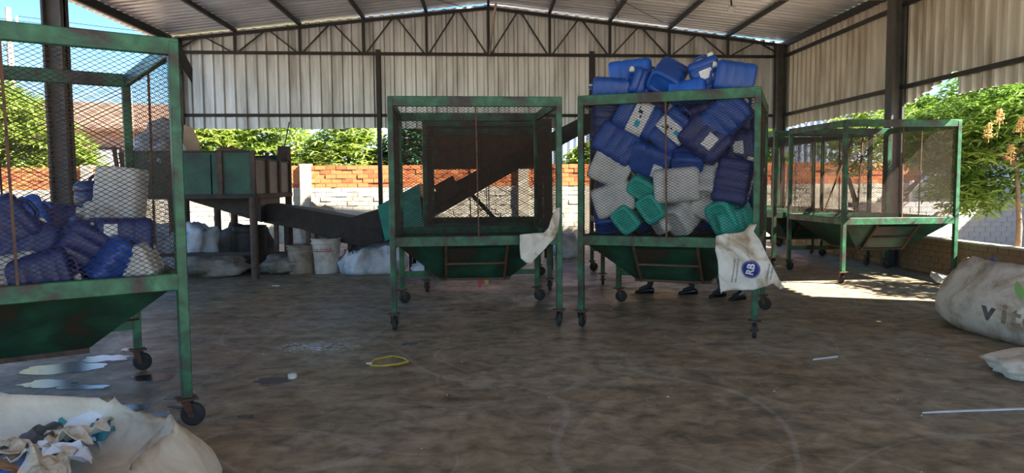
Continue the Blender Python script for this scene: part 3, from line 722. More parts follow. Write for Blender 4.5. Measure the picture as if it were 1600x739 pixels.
# ------------------------------------------------------------------ sacks and cloths
def nz(p, s, seed=0): return noise.noise(Vector(p)*s + Vector((seed*7.3, seed*3.1, seed*1.7)))
def open_bag(name, c, rx, ry, h, seed, m, label, cat, group=None, rim=None, depth=.35, nseg=72, bulge=.12, rot=0, lip=.5, fold=.05):
    """open-topped big bag: outer skin up to a floppy rim, then down inside to a bottom"""
    root = empty(name, c, rot); mb = MB(); v = []; f = []
    rows = [('o', t/9) for t in range(10)] + [('i', t/5) for t in range(1, 6)]
    rim = rim or (lambda a: 0)
    for kind, t in rows:
        for k in range(nseg):
            a = 2*math.pi*k/nseg; ca, sa = math.cos(a), math.sin(a); e = .62
            ex = math.copysign(abs(ca)**e, ca); ey = math.copysign(abs(sa)**e, sa)
            top = h + rim(a)
            if kind == 'o':
                s = .88 + bulge*math.sin(math.pi*min(1, t*1.0+.12)) - (.10*t*t)
                z = top*t
                if t == 0: s *= .97
            else:
                s = (.88-.10) - .08*t - .12*t*t + bulge*.1; z = top - (top-max(.05, h*lip))*t
            p = Vector((ex*rx*s, ey*ry*s, z))
            am = fold*(.35+.65*t if kind == 'o' else 1)
            d = nz((ca*1.3, sa*1.3, z*1.4), 2.2, seed)*am*1.6 + nz((ca*2.6, sa*2.6, z*2.2), 3.1, seed+4)*am*.7 + abs(nz((ca*3, sa*3, z*3), 2.4, seed+9))*-am*.9
            p.x += ex*d; p.y += ey*d
            if kind == 'o' and t > .3: p.z += nz((ca*2, sa*2, t), 2, seed+2)*am*.8
            p.z = max(p.z, .004); v.append(p)
    n = nseg
    for i in range(len(rows)-1):
        for k in range(n): f.append((i*n+k, i*n+(k+1) % n, (i+1)*n+(k+1) % n, (i+1)*n+k))
    v.append(Vector((0, 0, max(.05, h*lip)))); ci = len(v)-1; b0 = (len(rows)-1)*n
    for k in range(n): f.append((b0+k, b0+(k+1) % n, ci))
    f.append(tuple(range(n))[::-1])
    mb.add(v, f); body = mb.build('sack_body', m, root, True)
    tag(root, label, cat, group); return root, body
def blob_sack(name, c, rx, ry, h, seed, m, label, cat='sack', group=None, rot=0, fold=.16):
    mb = MB(); v = []; f = []; nu, nv = 40, 18
    for j in range(nv+1):
        th = math.pi*j/nv
        for i in range(nu):
            a = 2*math.pi*i/nu; d = Vector((math.sin(th)*math.cos(a), math.sin(th)*math.sin(a), math.cos(th)))
            q = 1 + nz(d, 1.6, seed)*fold*1.8 + nz(d, 4, seed+3)*fold*.8 - abs(nz(d, 3, seed+5))*fold*1.4
            p = Vector((d.x*rx*q, d.y*ry*q, h*.42 + d.z*h*.58*q)); p.z = max(p.z, .003); v.append(p)
    for j in range(nv):
        for i in range(nu): f.append((j*nu+i, j*nu+(i+1) % nu, (j+1)*nu+(i+1) % nu, (j+1)*nu+i))
    mb.add(v, f); o = mb.build(name, m, None, True); o.location = c; o.rotation_euler = (0, 0, rot)
    return tag(o, label, cat, group)
def cloth_patch(name, outline, plane_p, n_out, m, label, seed, off=.03, amp=.035, group=None, relief=None, th=.006):
    """cloth whose outline is given on the plane (world points); filled with a fine grid, wrinkled along the normal"""
    org = sum(outline, Vector())/len(outline); up = Vector((0, 0, 1)); rx = up.cross(n_out).normalized()
    if rx.dot(CR) < 0: rx = -rx
    P2 = [((p-org).dot(rx), (p-org).dot(up)) for p in outline]
    bm = bmesh.new(); vs_ = [bm.verts.new((x, z, 0)) for x, z in P2]; fc = bm.faces.new(vs_)
    xs = [p[0] for p in P2]; zs = [p[1] for p in P2]
    bmesh.ops.triangulate(bm, faces=bm.faces[:])
    st = .035; x = min(xs)+st
    while x < max(xs):
        bmesh.ops.bisect_plane(bm, geom=bm.verts[:]+bm.edges[:]+bm.faces[:], plane_co=(x, 0, 0), plane_no=(1, 0, 0)); x += st
    z = min(zs)+st
    while z < max(zs):
        bmesh.ops.bisect_plane(bm, geom=bm.verts[:]+bm.edges[:]+bm.faces[:], plane_co=(0, z, 0), plane_no=(0, 1, 0)); z += st
    bmesh.ops.triangulate(bm, faces=bm.faces[:])
    for v in bm.verts:
        x, z = v.co.x, v.co.y
        d = off + amp*(nz((x, z, 0), 5, seed) + .6*nz((x, z, 2), 11, seed) + .8*(1-abs(nz((x*1.5, z, 5), 4, seed+2))*2) ) + (relief(x, z) if relief else 0)
        v.co = rx*x + up*z + n_out*max(d, .006)
    me = bpy.data.meshes.new(name); bm.to_mesh(me); bm.free(); me.materials.append(m); me.shade_smooth()
    o = bpy.data.objects.new(name, me); COL.objects.link(o); o.location = org
    s = o.modifiers.new('thick', 'SOLIDIFY'); s.thickness = th; s.offset = 0
    tag(o, label, 'cloth', group); return o, rx, up
def print_on(target, shape_polys, org, rx, up, n_out, m, name, parent, lift=.006, dense=.02):
    """lay flat print polygons (2D lists) onto the target mesh along n_out"""
    dg = bpy.context.evaluated_depsgraph_get(); mw = target.matrix_basis if target.parent is None else target.parent.matrix_basis @ target.matrix_basis
    bv = BVHTree.FromPolygons([mw @ v.co for v in target.data.vertices], [tuple(p.vertices) for p in target.data.polygons])
    bm = bmesh.new()
    for poly in shape_polys:
        if len(poly) == 2:      # (verts, faces)
            vs_ = [bm.verts.new((q[0], q[1], 0)) for q in poly[0]]
            for fc in poly[1]:
                try: bm.faces.new([vs_[i] for i in fc])
                except Exception: pass
    bmesh.ops.triangulate(bm, faces=bm.faces[:])
    for _ in range(3):
        ed = [e_ for e_ in bm.edges if e_.calc_length() > dense]
        if not ed: break
        bmesh.ops.subdivide_edges(bm, edges=ed, cuts=1); bmesh.ops.triangulate(bm, faces=bm.faces[:])
    inv = (parent.matrix_basis.inverted() if parent is not None else Matrix())
    for v in bm.verts:
        p = org + rx*v.co.x + up*v.co.y
        h = bv.ray_cast(p + n_out*1.0, -n_out)
        q = h[0] if h[0] is not None else p
        v.co = inv @ (q + n_out*lift)
    me = bpy.data.meshes.new(name); bm.to_mesh(me); bm.free(); me.materials.append(m)
    o = bpy.data.objects.new(name, me); COL.objects.link(o)
    if parent is not None: o.parent = parent
    return o
def glyphs(text, size, rot=0, bold=0.0, at2=(0, 0)):
    cu = bpy.data.curves.new('t', 'FONT'); cu.body = text; cu.size = size; cu.align_x = 'CENTER'; cu.align_y = 'CENTER'; cu.resolution_u = 3; cu.offset = bold
    o = bpy.data.objects.new('t', cu); COL.objects.link(o); dg = bpy.context.evaluated_depsgraph_get(); dg.update()
    me = bpy.data.meshes.new_from_object(o.evaluated_get(dg)); c, s = math.cos(rot), math.sin(rot)
    r_ = ([(v.co.x*c-v.co.y*s+at2[0], v.co.x*s+v.co.y*c+at2[1]) for v in me.vertices], [tuple(p.vertices) for p in me.polygons])
    bpy.data.objects.remove(o); bpy.data.curves.remove(cu); bpy.data.meshes.remove(me); return r_
def disc(r0, r1, n=40, at2=(0, 0)):
    v = []; 
    for k in range(n):
        a = 2*math.pi*k/n
        v += [(at2[0]+r0*math.cos(a), at2[1]+r0*math.sin(a)), (at2[0]+r1*math.cos(a), at2[1]+r1*math.sin(a))]
    if r0 <= 0: return ([(at2[0]+r1*math.cos(2*math.pi*k/n), at2[1]+r1*math.sin(2*math.pi*k/n)) for k in range(n)], [tuple(range(n))])
    return (v, [(2*k, 2*k+1, (2*k+3) % (2*n), (2*k+2) % (2*n)) for k in range(n)])
def strokes(rows, wd, lh, rot, at2, seed):
    """worn-away small print: rows of short illegible dashes"""
    q = random.Random(seed); out = []; c, s = math.cos(rot), math.sin(rot)
    for r_ in range(rows):
        x = -wd/2
        while x < wd/2:
            L = q.uniform(.008, .02); y = -r_*lh; h_ = lh*.5*q.uniform(.6, 1)
            pts = [(x, y), (x+L*.55, y), (x+L*.55, y+h_), (x, y+h_)]
            out.append(([(a*c-b*s+at2[0], a*s+b*c+at2[1]) for a, b in pts], [(0, 1, 2, 3)])); x += L
    return out

# sack hanging at the corner of the heaped cage
pl = frontC + nC*.045
ol = [on_plane(x, y, pl, nC) for x, y in ((1120,368),(1136,364),(1154,363),(1163,361),(1172,350),(1183,350),(1178,361),(1188,374),(1196,392),(1206,412),(1217,434),(1226,448),(1219,450),(1208,441),(1200,444),(1180,451),(1160,452),(1142,452),(1130,454),(1127,458),(1124,430),(1123,408),(1119,390))]
hs, hrx, hup = cloth_patch('hanging_sack', ol, pl, nC, M['sack_dirty'], 'dirty white woven sack with round blue logo hanging on the heaped cage', 3, .05, .03, relief=lambda x, z: .05*max(0, 1-abs(x*1.2+z-.02)*4))
lo = on_plane(1174, 419, pl, nC)
print_on(hs, [disc(0, .078)], lo, hrx, hup, nC, M['ink_blue'], 'logo_disc', hs, .008)
print_on(hs, [disc(.082, .090)], lo, hrx, hup, nC, M['ink_blue'], 'logo_ring', hs, .008)
print_on(hs, [glyphs('RB', .10, R(80), .003)], lo, hrx, hup, nC, M['ink_white'], 'logo_letters', hs, .012, .015)
print_on(hs, strokes(2, .24, .035, R(84), (-.16, -.02), 5) + strokes(2, .14, .035, R(80), (.17, -.02), 6), lo, hrx, hup, nC, M['ink_grey'], 'small_print', hs, .008)
# cloth on the rail of the empty cage
nA = Vector((math.sin(.07), -math.cos(.07), 0)); frontA = Vector((-1.078, 7.8885, 0)); pl = frontA + nA*.05
ol = [on_plane(x, y, pl, nA) for x, y in ((811,366),(830,364),(848,363),(856,355),(862,338),(868,325),(874,324),(873,340),(871,358),(864,372),(852,386),(840,398),(830,411),(820,409),(813,403),(811,385))]
cloth_patch('rail_cloth', ol, pl, nA, M['sack_dirty'], 'stained cream cloth draped over the rail of the empty middle cage', 8, .05, .04)
# scraps dangling below the empty cage
for px, c, lab in ((750, 'red', 'red plastic strip dangling under the empty middle cage'), (760, 'yellow', 'yellow plastic strip dangling under the empty middle cage')):
    p = at(px, 437, 8.75); mb = MB(); L = .11 if c == 'red' else .055
    mb.prism([p+Vector((-.03, 0, .06)), p+Vector((.03, 0, .06)), p+Vector((.025, -.02, -L*.6)), p+Vector((.0, -.025, -L)), p+Vector((-.02, -.02, -L*.7))], (0, 1, 0), .006)
    tag(mb.build('plastic_strip', M[c]), lab, 'strip')

# big bag, bottom left, full of scrap
def rimL(a): return .03*math.sin(a-.5) + .12*max(0, math.cos(a-2.2))**2 + .025*math.sin(3*a+1)
bagL, bagLb = open_bag('bulk_bag', (-2.27, 3.16, 0), .98, .86, .42, 2, M['sack_tan'], 'open tan bulk bag full of scrap paper at the bottom left', 'bulk bag', None, rimL, lip=.5, fold=.06, rot=.1)
SC = [('scrap_white', 120, 678, .17, 'crumpled white paper'), ('scrap_dark', 62, 706, .17, 'dark grey plastic sheet'), ('scrap_tan', 92, 668, .14, 'stained cream paper'), ('scrap_teal', 128, 660, .10, 'teal wrapper'), ('scrap_tan', 150, 668, .15, 'printed cream paper'),
      ('scrap_tan', 128, 690, .13, 'ribbed cream strip'), ('scrap_rust', 82, 702, .09, 'brown paper'), ('scrap_dark', 152, 682, .07, 'small black scrap'), ('scrap_teal', 165, 680, .08, 'small teal scrap'), ('scrap_tan', 104, 702, .11, 'cream bag corner'),
      ('scrap_blue', 36, 731, .10, 'blue film'), ('scrap_tan', 14, 726, .14, 'tan paper wad'), ('scrap_rust', 8, 738, .10, 'rust coloured paper'), ('scrap_white', 56, 728, .10, 'white film'), ('scrap_tan', 30, 716, .11, 'pale paper wad'), ('scrap_white', 96, 720, .10, 'white strip'), ('scrap_tan', 70, 738, .13, 'tan wad nearest the viewer'), ('scrap_teal', 95, 690, .09, 'folded teal wrapper'), ('scrap_tan', 175, 672, .09, 'cream scrap at the fold')]
for i, (mt, px, py, s, lab) in enumerate(SC):
    s *= 1.15
    p = ground(px, py+2, .28); mb = MB(); n_ = 9; v = []; f = []
    for j in range(n_):
        for k in range(n_):
            x, y = (j/(n_-1)-.5)*2, (k/(n_-1)-.5)*2
            v.append((x*s*(1+.3*nz((x, y, i), 1.5, i)), y*s*.7*(1+.3*nz((x, y, i+4), 1.5, i)), s*.5*(nz((x, y, 0), 1.7, i+2)+.7*abs(nz((x, y, 3), 3, i)) - .35*(x*x+y*y))+.07))
    for j in range(n_-1):
        for k in range(n_-1): f.append((j*n_+k, (j+1)*n_+k, (j+1)*n_+k+1, j*n_+k+1))
    o = mb.add(v, f).build('paper_scrap', M[mt]); o.location = p; o.rotation_euler = (.35*math.sin(i*2.1), .3*math.cos(i*1.7), i*1.3)
    o.modifiers.new('thick', 'SOLIDIFY').thickness = .004
    tag(o, lab + ' on the scrap heap in the tan bulk bag', 'scrap', 'scrap in the tan bulk bag')
# big bag at right with print
def rimR(a): return .12*max(0, math.cos(a-2.75))**3 + .05*math.sin(2*a+.4)
bagR, bagRb = open_bag('bulk_bag', (5.98, 7.3, 0), .98, .95, .66, 5, M['sack'], 'white printed bulk bag with a green leaf mark at the right edge', 'bulk bag', None, rimR, lip=.6, fold=.05, bulge=.20, rot=0)
vdir = Vector((EYE.x-5.6, EYE.y-6.9, 0)).normalized(); vr = Vector((-vdir.y, vdir.x, 0)); vup = Vector((0, 0, 1))
vo = on_plane(1585, 492, Vector((5.2, 6.7, 0)), vdir)
print_on(bagRb, [glyphs('v', .26, -.06, .008, (-.22, 0))], vo, vr, vup, vdir, M['ink_grey'], 'printed_letter', bagR, .008, .04)
print_on(bagRb, [glyphs('i', .26, -.06, .008, (-.08, -.0))], vo, vr, vup, vdir, M['ink_brown'], 'printed_letter', bagR, .008, .04)
print_on(bagRb, [glyphs('t', .26, -.06, .008, (.01, -.01))], vo, vr, vup, vdir, M['ink_brown'], 'printed_letter', bagR, .008, .04)
print_on(bagRb, [glyphs('e', .26, -.06, .008, (.13, -.02))], vo, vr, vup, vdir, M['ink_brown'], 'printed_letter', bagR, .008, .04)
def leafp(x, y, L, wd, a):
    v = []
    for t in range(9): q = t/8; v.append((wd*math.sin(math.pi*q)**.8, L*(q-.5)))
    for t in range(7, 0, -1): q = t/8; v.append((-wd*math.sin(math.pi*q)**.8, L*(q-.5)))
    c, s = math.cos(a), math.sin(a); return ([(p*c-q*s+x, p*s+q*c+y) for p, q in v], [tuple(range(len(v)))])
print_on(bagRb, [leafp(.03, .24, .17, .035, .35), leafp(.13, .19, .17, .035, -.45)], vo, vr, vup, vdir, M['ink_green'], 'leaf_print', bagR, .008, .04)
p = Vector((5.36, 7.6, .58)); can_at(p, 'blue', 30, 0, 20, 'blue can peeping out of the white printed bulk bag', 'jerrycans standing on the floor', .7)
blob_sack('sack', (4.62, 5.72, 0), .5, .42, .2, 6, M['sack'], 'crumpled white sack on the floor cut by the right picture edge', rot=.5)
# foam piece near the sill wall
p = ground(1482, 446); mb = MB(); mb.prism([(-.2, -.05, .03), (.16, -.1, .0), (.2, .06, .06), (-.22, .08, .1)], (0, 0, 1), .07); o = mb.build('foam_board', M['sack']); o.location = p + Vector((0, .1, 0)); o.rotation_euler = (.1, .12, .2)
tag(o, 'broken white board lying by the sill wall next to the printed bag', 'board')
# sacks around the drums
o1, o1b = open_bag('sack', tuple(ground(577, 430)+Vector((0, .5, 0))), .62, .5, .5, 11, M['sack_blue'], 'bluish white open sack slumped beside the white bucket', 'sack', None, lambda a: .1*math.sin(a+.8), lip=.25, fold=.12, bulge=.1, rot=.2)
blob_sack('sack', tuple(ground(664, 431)+Vector((0, .3, 0))), .28, .3, .22, 15, M['sack_blue'], 'small bluish white sack behind the empty middle cage')
blob_sack('sack', tuple(ground(889, 404)+Vector((0, .3, 0))), .32, .35, .55, 17, M['sack_blue'], 'pale sack on the floor seen between the two middle cages')

# ------------------------------------------------------------------ green sorting bin on legs
bin_ = empty('sorting_bin', (-5.04, 13.6, 0)); tag(bin_, 'raised green steel sorting bin on posts at left of the conveyor', 'bin')
bw, bd_, b0, b1 = 2.1, 2.2, 1.45, 2.17
def wallp(name, c, sz, m=M['bin_green']): return bevel(MB().box(c, sz).build(name, m, bin_), .005)
for i in range(3):
    x = -bw/2+.35+i*.7; wallp('side_panel', (x, -bd_/2, (b0+b1)/2), (.68, .02, b1-b0)); wallp('side_panel', (x, bd_/2, (b0+b1)/2), (.68, .02, b1-b0))
    y = -bd_/2+.367+i*.733; wallp('side_panel', (-bw/2, y, (b0+b1)/2), (.02, .71, b1-b0)); wallp('side_panel', (bw/2, y, (b0+b1)/2-.06), (.02, .71, b1-b0-.12))
for x in (-bw/2, -.35, .35+.15, bw/2):
    for s in (-1, 1): wallp('stiffener', (x, s*(bd_/2+.02), (b0+b1)/2), (.09, .05, b1-b0+.03), M['wood_post'])
for y in (-.37, .37, bd_/2):
    for s in (-1, 1): wallp('stiffener', (s*(bw/2+.02), y, (b0+b1)/2), (.05, .09, b1-b0+.03), M['wood_post'])
for s in (-1, 1):
    wallp('edge_beam', (0, s*(bd_/2+.015), b0-.03), (bw+.1, .07, .08), M['conv_dark']); wallp('edge_beam', (s*(bw/2+.015), 0, b0-.03), (.07, bd_, .08), M['wood_post'])
    wallp('top_edge', (0, s*(bd_/2), b1+.012), (bw+.05, .05, .03), M['conv_dark']); wallp('top_edge', (s*bw/2, 0, b1+.012 - (.12 if s > 0 else 0)), (.05, bd_, .03), M['conv_dark'])
wallp('bin_floor', (0, 0, b0), (bw, bd_, .03), M['conv_dark'])
for x, y in ((bw/2-.02, -bd_/2), (bw/2-.02, bd_/2), (-.35, bd_/2-.1), (-bw/2+.05, -bd_/2), (-bw/2+.05, bd_/2), (-.85, .1), (.15, .5)):
    MB().cyl((x, y, 0), (x, y, b0-.05), .065, 10).build('leg', M['wood_post'], bin_)
MB().bar((-.9, -bd_/2+.05, .42), (bw/2, -bd_/2+.05, .44), .05, .06).build('cross_rail', M['conv_dark'], bin_)
MB().prism([(bw/2-.05, -.6, b0-.06), (-.4, -.6, b0-.06), (bw/2-.05, -.6, b0-.5)], (0, 1, 0), 1.2).build('chute', M['conv_dark'], bin_)
# load on the bin
blob_sack('sack', (-5.72, 13.0, 1.75), .55, .5, .9, 21, M['sack_blue'], 'grey sack heaped on top of the green sorting bin', fold=.26)
blob_sack('sack', (-4.7, 13.5, 1.9), .32, .35, .42, 22, M['scrap_rust'], 'brown bundle showing above the edge of the green sorting bin', fold=.14)
p = at(300, 236, 12.9); o = MB().prism([(-.16, 0, -.5), (.1, 0, -.5), (.14, 0, .12), (.02, 0, .40), (-.18, .05, .48)], (0, 1, 0), .02).build('cardboard_flap', M['cardboard']); o.location = p; tag(o, 'tan cardboard sheet standing in the green sorting bin', 'cardboard')
o = MB().box((0, 0, 0), (.18, .3, .28)).build('control_box', M['wood_post']); bevel(o, .01); o.location = at(444, 240, 14.5); tag(o, 'small grey control box on the corner of the sorting bin', 'box')
MB().cyl((.0, 0, .1), (.12, 0, .62), .012, 6).build('conduit', M['conv_dark'], o); MB().cyl((-.04, 0, -.1), (-.04, 0, -.55), .012, 6).build('conduit', M['conv_dark'], o)
# leaning poles left of the bin
for i, (px, py, q) in enumerate(((178, 230, 188), (188, 238, 196), (198, 238, 204))):
    a = at(px, py, 14.0); b = at(q+6, 330, 14.0)
    tag(MB().bar(b, a, .07, .04).build('wooden_stake', M['wood_post']), ('leftmost', 'middle', 'rightmost')[i] + ' of three dark stakes left of the sorting bin', 'stake', 'stakes beside the sorting bin')
# clutter under the bin
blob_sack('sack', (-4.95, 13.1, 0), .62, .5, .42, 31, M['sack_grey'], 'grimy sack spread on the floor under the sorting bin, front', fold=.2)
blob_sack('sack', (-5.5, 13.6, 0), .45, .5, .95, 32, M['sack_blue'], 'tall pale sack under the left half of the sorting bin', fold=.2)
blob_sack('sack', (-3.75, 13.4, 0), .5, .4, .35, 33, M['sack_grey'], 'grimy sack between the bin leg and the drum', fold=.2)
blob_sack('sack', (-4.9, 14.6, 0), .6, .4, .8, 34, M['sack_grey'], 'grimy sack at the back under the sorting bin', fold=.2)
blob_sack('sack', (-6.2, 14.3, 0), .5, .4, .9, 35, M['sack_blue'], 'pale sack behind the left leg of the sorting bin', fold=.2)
blob_sack('sack', (-3.5, 15.2, .0), .4, .35, 1.25, 36, M['sack'], 'pale sack standing behind the conveyor trough', fold=.15)
def drum(name, p, r0, r1, h, m, label, cat, lid=None):
    root = empty(name, p)
    mb = MB(); mb.lathe([(0, .0), (r0, 0), (r0+.004, .02), ((r0+r1)/2, h*.5), (r1, h*.88), (r1, h-.02), (r1-.02, h-.0), (r1-.035, h-.02), (r1-.045, h*.5), (0, h*.45)], 32); b = mb.build('drum_body', m, root, True)
    for z in (h*.86, h-.015): 
        q = MB(); rr = r1+.004; q.lathe([(rr, z-.015), (rr+.018, z-.01), (rr+.018, z+.01), (rr, z+.015), (rr-.01, z)], 32); q.build('rim_band', m, root, True)
    tag(root, label, cat); return root
p = ground(506, 429)+Vector((0, .25, 0)); bk = drum('bucket', tuple(p), .21, .255, .64, M['bucket'], 'white plastic bucket with red lettering beside the rusty drum', 'bucket')
q = random.Random(4); mb = MB(); a = -2.45
while a < -.95:
    wd = q.uniform(.05, .10); r_ = .245; zz = .40
    for s in range(2 if q.random() < .75 else 1):
        v = []; 
        for aa in (a, a+wd*.62):
            for z in (zz+.035*s, zz+.035*s+.026): v.append((r_*math.cos(aa), r_*math.sin(aa), z))
        mb.add(v, [(0, 2, 3, 1)])
    a += wd
mb.build('red_lettering', M['ink_red'], bk, fix=False)
p = ground(466, 429)+Vector((0, .22, 0)); drum('drum', tuple(p), .22, .235, .52, M['drum'], 'grimy tan plastic drum left of the white bucket', 'drum')
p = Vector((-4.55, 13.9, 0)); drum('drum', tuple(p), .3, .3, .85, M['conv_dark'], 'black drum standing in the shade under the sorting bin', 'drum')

# ------------------------------------------------------------------ conveyor
YC = 13.35; conv = empty('conveyor', (-2.6, YC, 0)); tag(conv, 'grimy black belt conveyor rising to the right behind the empty cages', 'conveyor')
def cp(px, py, y=YC):
    q = at(px, py, y) - Vector((-2.6, YC, 0)); return q
def cprism(name, pts, m, y0=0.0, dep=.75):
    return bevel(MB().prism([cp(*t)+Vector((0, y0, 0)) for t in pts], (0, 1, 0), dep).build(name, m, conv), .008)
cprism('lower_trough', [(412,318),(470,326),(548,340),(592,326),(600,376),(566,386),(520,376),(470,358),(412,348)], M['conv_dark'])
cprism('teal_guard', [(590,322),(655,287),(662,352),(602,377)], M['conv_teal'], -.04, .83)
for y0 in (0, .67): cprism('side_rail', [(600,340),(930,172),(934,196),(606,378)], M['conv_dark'], y0, .08)
cprism('belt', [(606,345),(930,180),(931,186),(608,352)], M['rubber'], .08, .6)
cprism('motor_box', [(679,290),(708,274),(717,300),(690,316)], M['rust'], -.25, .3)
for a, b in (((735,303),(780,350)), ((860,232),(862,420)), ((640,350),(642,424))):
    for y0 in (.04, .7): 
        A, B = cp(*a)+Vector((0, y0, 0)), cp(*b)+Vector((0, y0, 0))
        if b[1] > 400: B.z = 0
        MB().bar(A, B, .06, .06).build('support_leg', M['conv_dark'], conv)
for x in (430, 480, 545):
    for y0 in (.05, .7):
        A = cp(x, 345)+Vector((0, y0, 0)); B = A.copy(); B.z = 0
        MB().bar(A, B, .07, .07).build('support_leg', M['wood_post'], conv)
MB().bar(cp(430,395), cp(470,395), .05, .05).build('cross_rail', M['conv_dark'], conv)
for i in range(7):
    t = i/6; A = cp(620+300*t, 350-153*t)+Vector((0, .08, -.1)); MB().cyl(A, A+Vector((0, .59, 0)), .035, 10).build('roller', M['rust'], conv)
# dark steel hopper on posts behind the conveyor
hp = empty('steel_hopper', (0.15, 16.2, 0)); tag(hp, 'dark rusty steel hopper box on thin posts behind the conveyor', 'hopper')
x0, x1 = at(668, 230, 15.6).x-.15, at(852, 230, 15.6).x-.15; z0, z1 = at(760, 262, 15.6).z, at(760, 200, 15.6).z
for nm, c, sz in (('front_plate', ((x0+x1)/2, -.6, (z0+z1)/2), (x1-x0, .02, z1-z0)), ('back_plate', ((x0+x1)/2, .6, (z0+z1)/2), (x1-x0, .02, z1-z0)), ('side_plate', (x0, 0, (z0+z1)/2), (.02, 1.18, z1-z0)), ('side_plate', (x1, 0, (z0+z1)/2), (.02, 1.18, z1-z0)), ('bottom_plate', ((x0+x1)/2, 0, z0), (x1-x0-.05, 1.1, .02))):
    MB().box(c, sz).build(nm, M['rust'], hp)
for x in (x0, x1): 
    for y in (-.6, .6): MB().box((x, y, z1/2), (.06, .06, z1)).build('post', M['rust'], hp)
for x in (x0+.7, x0+1.15):
    MB().box((x, -.62, (z0+z1)/2), (.05, .03, z1-z0)).build('stiffener', M['conv_dark'], hp)
MB().box(((x0+x1)/2, -.62, z1), (x1-x0, .06, .06)).build('rim', M['conv_dark'], hp)

# ------------------------------------------------------------------ small things on the floor
def flat_patch(name, px, py, wx, wy, m, seed, label, cat, z=.0, th=.003, group=None):
    c = ground(px, py); mb = MB(); n = 28; pts = []
    for k in range(n):
        a = 2*math.pi*k/n; r_ = 1 + .45*nz((math.cos(a)*1.4, math.sin(a)*1.4, 0), 1.5, seed) + .2*nz((math.cos(a)*3, math.sin(a)*3, 0), 2, seed)
        pts.append((math.cos(a)*wx*r_, math.sin(a)*wy*r_, z))
    mb.prism(pts, (0, 0, 1), th); o = mb.build(name, m); o.location = c; return tag(o, label, cat, group)
PUD = [(240,590,.17,.12,'below the hopper of the nearest cage'),(185,638,.20,.09,'just behind the tan bulk bag'),(243,649,.10,.06,'right of the bag fold, left of the front caster'),(100,575,.34,.20,'by the blue can under the nearest cage'),(165,560,.22,.15,'under the outlet of the nearest cage'),(280,622,.10,.05,'beside the front caster of the nearest cage'),(75,600,.24,.12,'closest to the blue can under the nearest cage'),(130,605,.2,.06,'between the bag and the cage outlet'),(210,545,.12,.1,'near the rear caster of the nearest cage')]
for i, (px, py, a, b, lab) in enumerate(PUD):
    flat_patch('puddle', px, py, a, b, M['water'], i+40, 'shallow puddle reflecting blue sky ' + lab, 'puddle', .0005, .002, 'puddles on the floor')
flat_patch('oil_stain', 425, 595, .14, .10, M['scrap_dark'], 60, 'round dark damp stain on the floor beside the white cap', 'stain', .0004, .0015)
c = ground(457, 591); mb = MB(); mb.lathe([(0, 0), (.034, 0), (.036, .006), (.036, .035), (.03, .04), (0, .04)], 18); o = mb.build('bottle_cap', M['cap'], None, True); o.location = c; tag(o, 'cream screw cap lying on the floor beside the dark stain', 'cap')
pts = [ground(*t)+Vector((0, 0, .012)) for t in ((577,571),(585,564),(612,558),(632,562),(638,567),(622,571),(596,574),(580,573))]; base = pts[0].copy()
o = MB().tube([q-base for q in pts+[pts[0]]], .009, 6).build('strap_loop', M['yellow']); o.location = base; tag(o, 'yellow plastic strap loop lying on the floor', 'strap')
o = MB().box((0, 0, .008), (.05, .018, .012)).build('strap_clip', M['label'], o); 
LIT = [(1290,560,.16,.015,.35,'label','thin white strip on the floor right of the heaped cage'),(1535,642,.45,.012,.06,'scrap_white','long thin wire on the floor near the right edge'),(383,651,.05,.02,.3,'scrap_dark','small dark metal clip on the floor near the front caster'),(275,637,.07,.02,-.35,'scrap_dark','dark metal strip on the floor left of the front caster'),(431,447,.06,.02,.1,'label','small white scrap on the floor in front of the drum'),(640,538,.08,.04,.2,'scrap_dark','dark flattened scrap on the floor behind the strap loop'),(209,433,.04,.03,0,'label','white chip under the rail'),(1215,441,.16,.05,-.3,'scrap_dark','dark stick on the floor at the tip of the hanging sack')]
for px, py, a, b, r_, m, lab in LIT:
    if 'rail' in lab: continue
    c = ground(px, py); o = MB().prism([(-a, -b*.6, .001), (a*.8, -b, .001), (a, b*.7, .001), (-a*.7, b, .001)], (0, 0, 1), .009).build('litter', M[m]); o.location = c; o.rotation_euler = (0, 0, r_); tag(o, lab, 'litter')
mb = MB(); q = random.Random(12)
for i in range(110):
    x, y = q.uniform(-4, 6), q.uniform(3.2, 15)
    s = q.uniform(.003, .008); mb.box((x, y, s*.3), (s*q.uniform(1, 2.5), s, s*.6), Euler((0, 0, q.uniform(0, 3))).to_matrix())
tag(mb.build('floor_crumbs', M['label']), 'tiny pale crumbs scattered over the concrete floor', 'crumbs', kind='stuff')

for k_, (px, py, ww, dd, cnt, lab) in enumerate(((490,541,.42,.28,150,'white flaked paint spill on the floor behind the screw cap'), (1335,640,.30,.22,40,'pale flaked scuff on the floor in front of the heaped cage at right'), (1190,598,.3,.2,22,'faint pale scuff on the floor right of centre'))):
    c = ground(px, py); mb = MB(); q = random.Random(70+k_)
    for i in range(cnt):
        x, y = q.gauss(0, ww*.42), q.gauss(0, dd*.42); L_ = q.uniform(.008, .05); W_ = q.uniform(.003, .011); a_ = q.gauss(.15, .5)
        mb.box((x, y, .0008), (L_, W_, .0015), Euler((0, 0, a_)).to_matrix())
    o = mb.build('paint_flakes', M['sack_blue'] if k_ == 0 else M['drum']); o.location = c; tag(o, lab, 'paint flakes', kind='stuff')

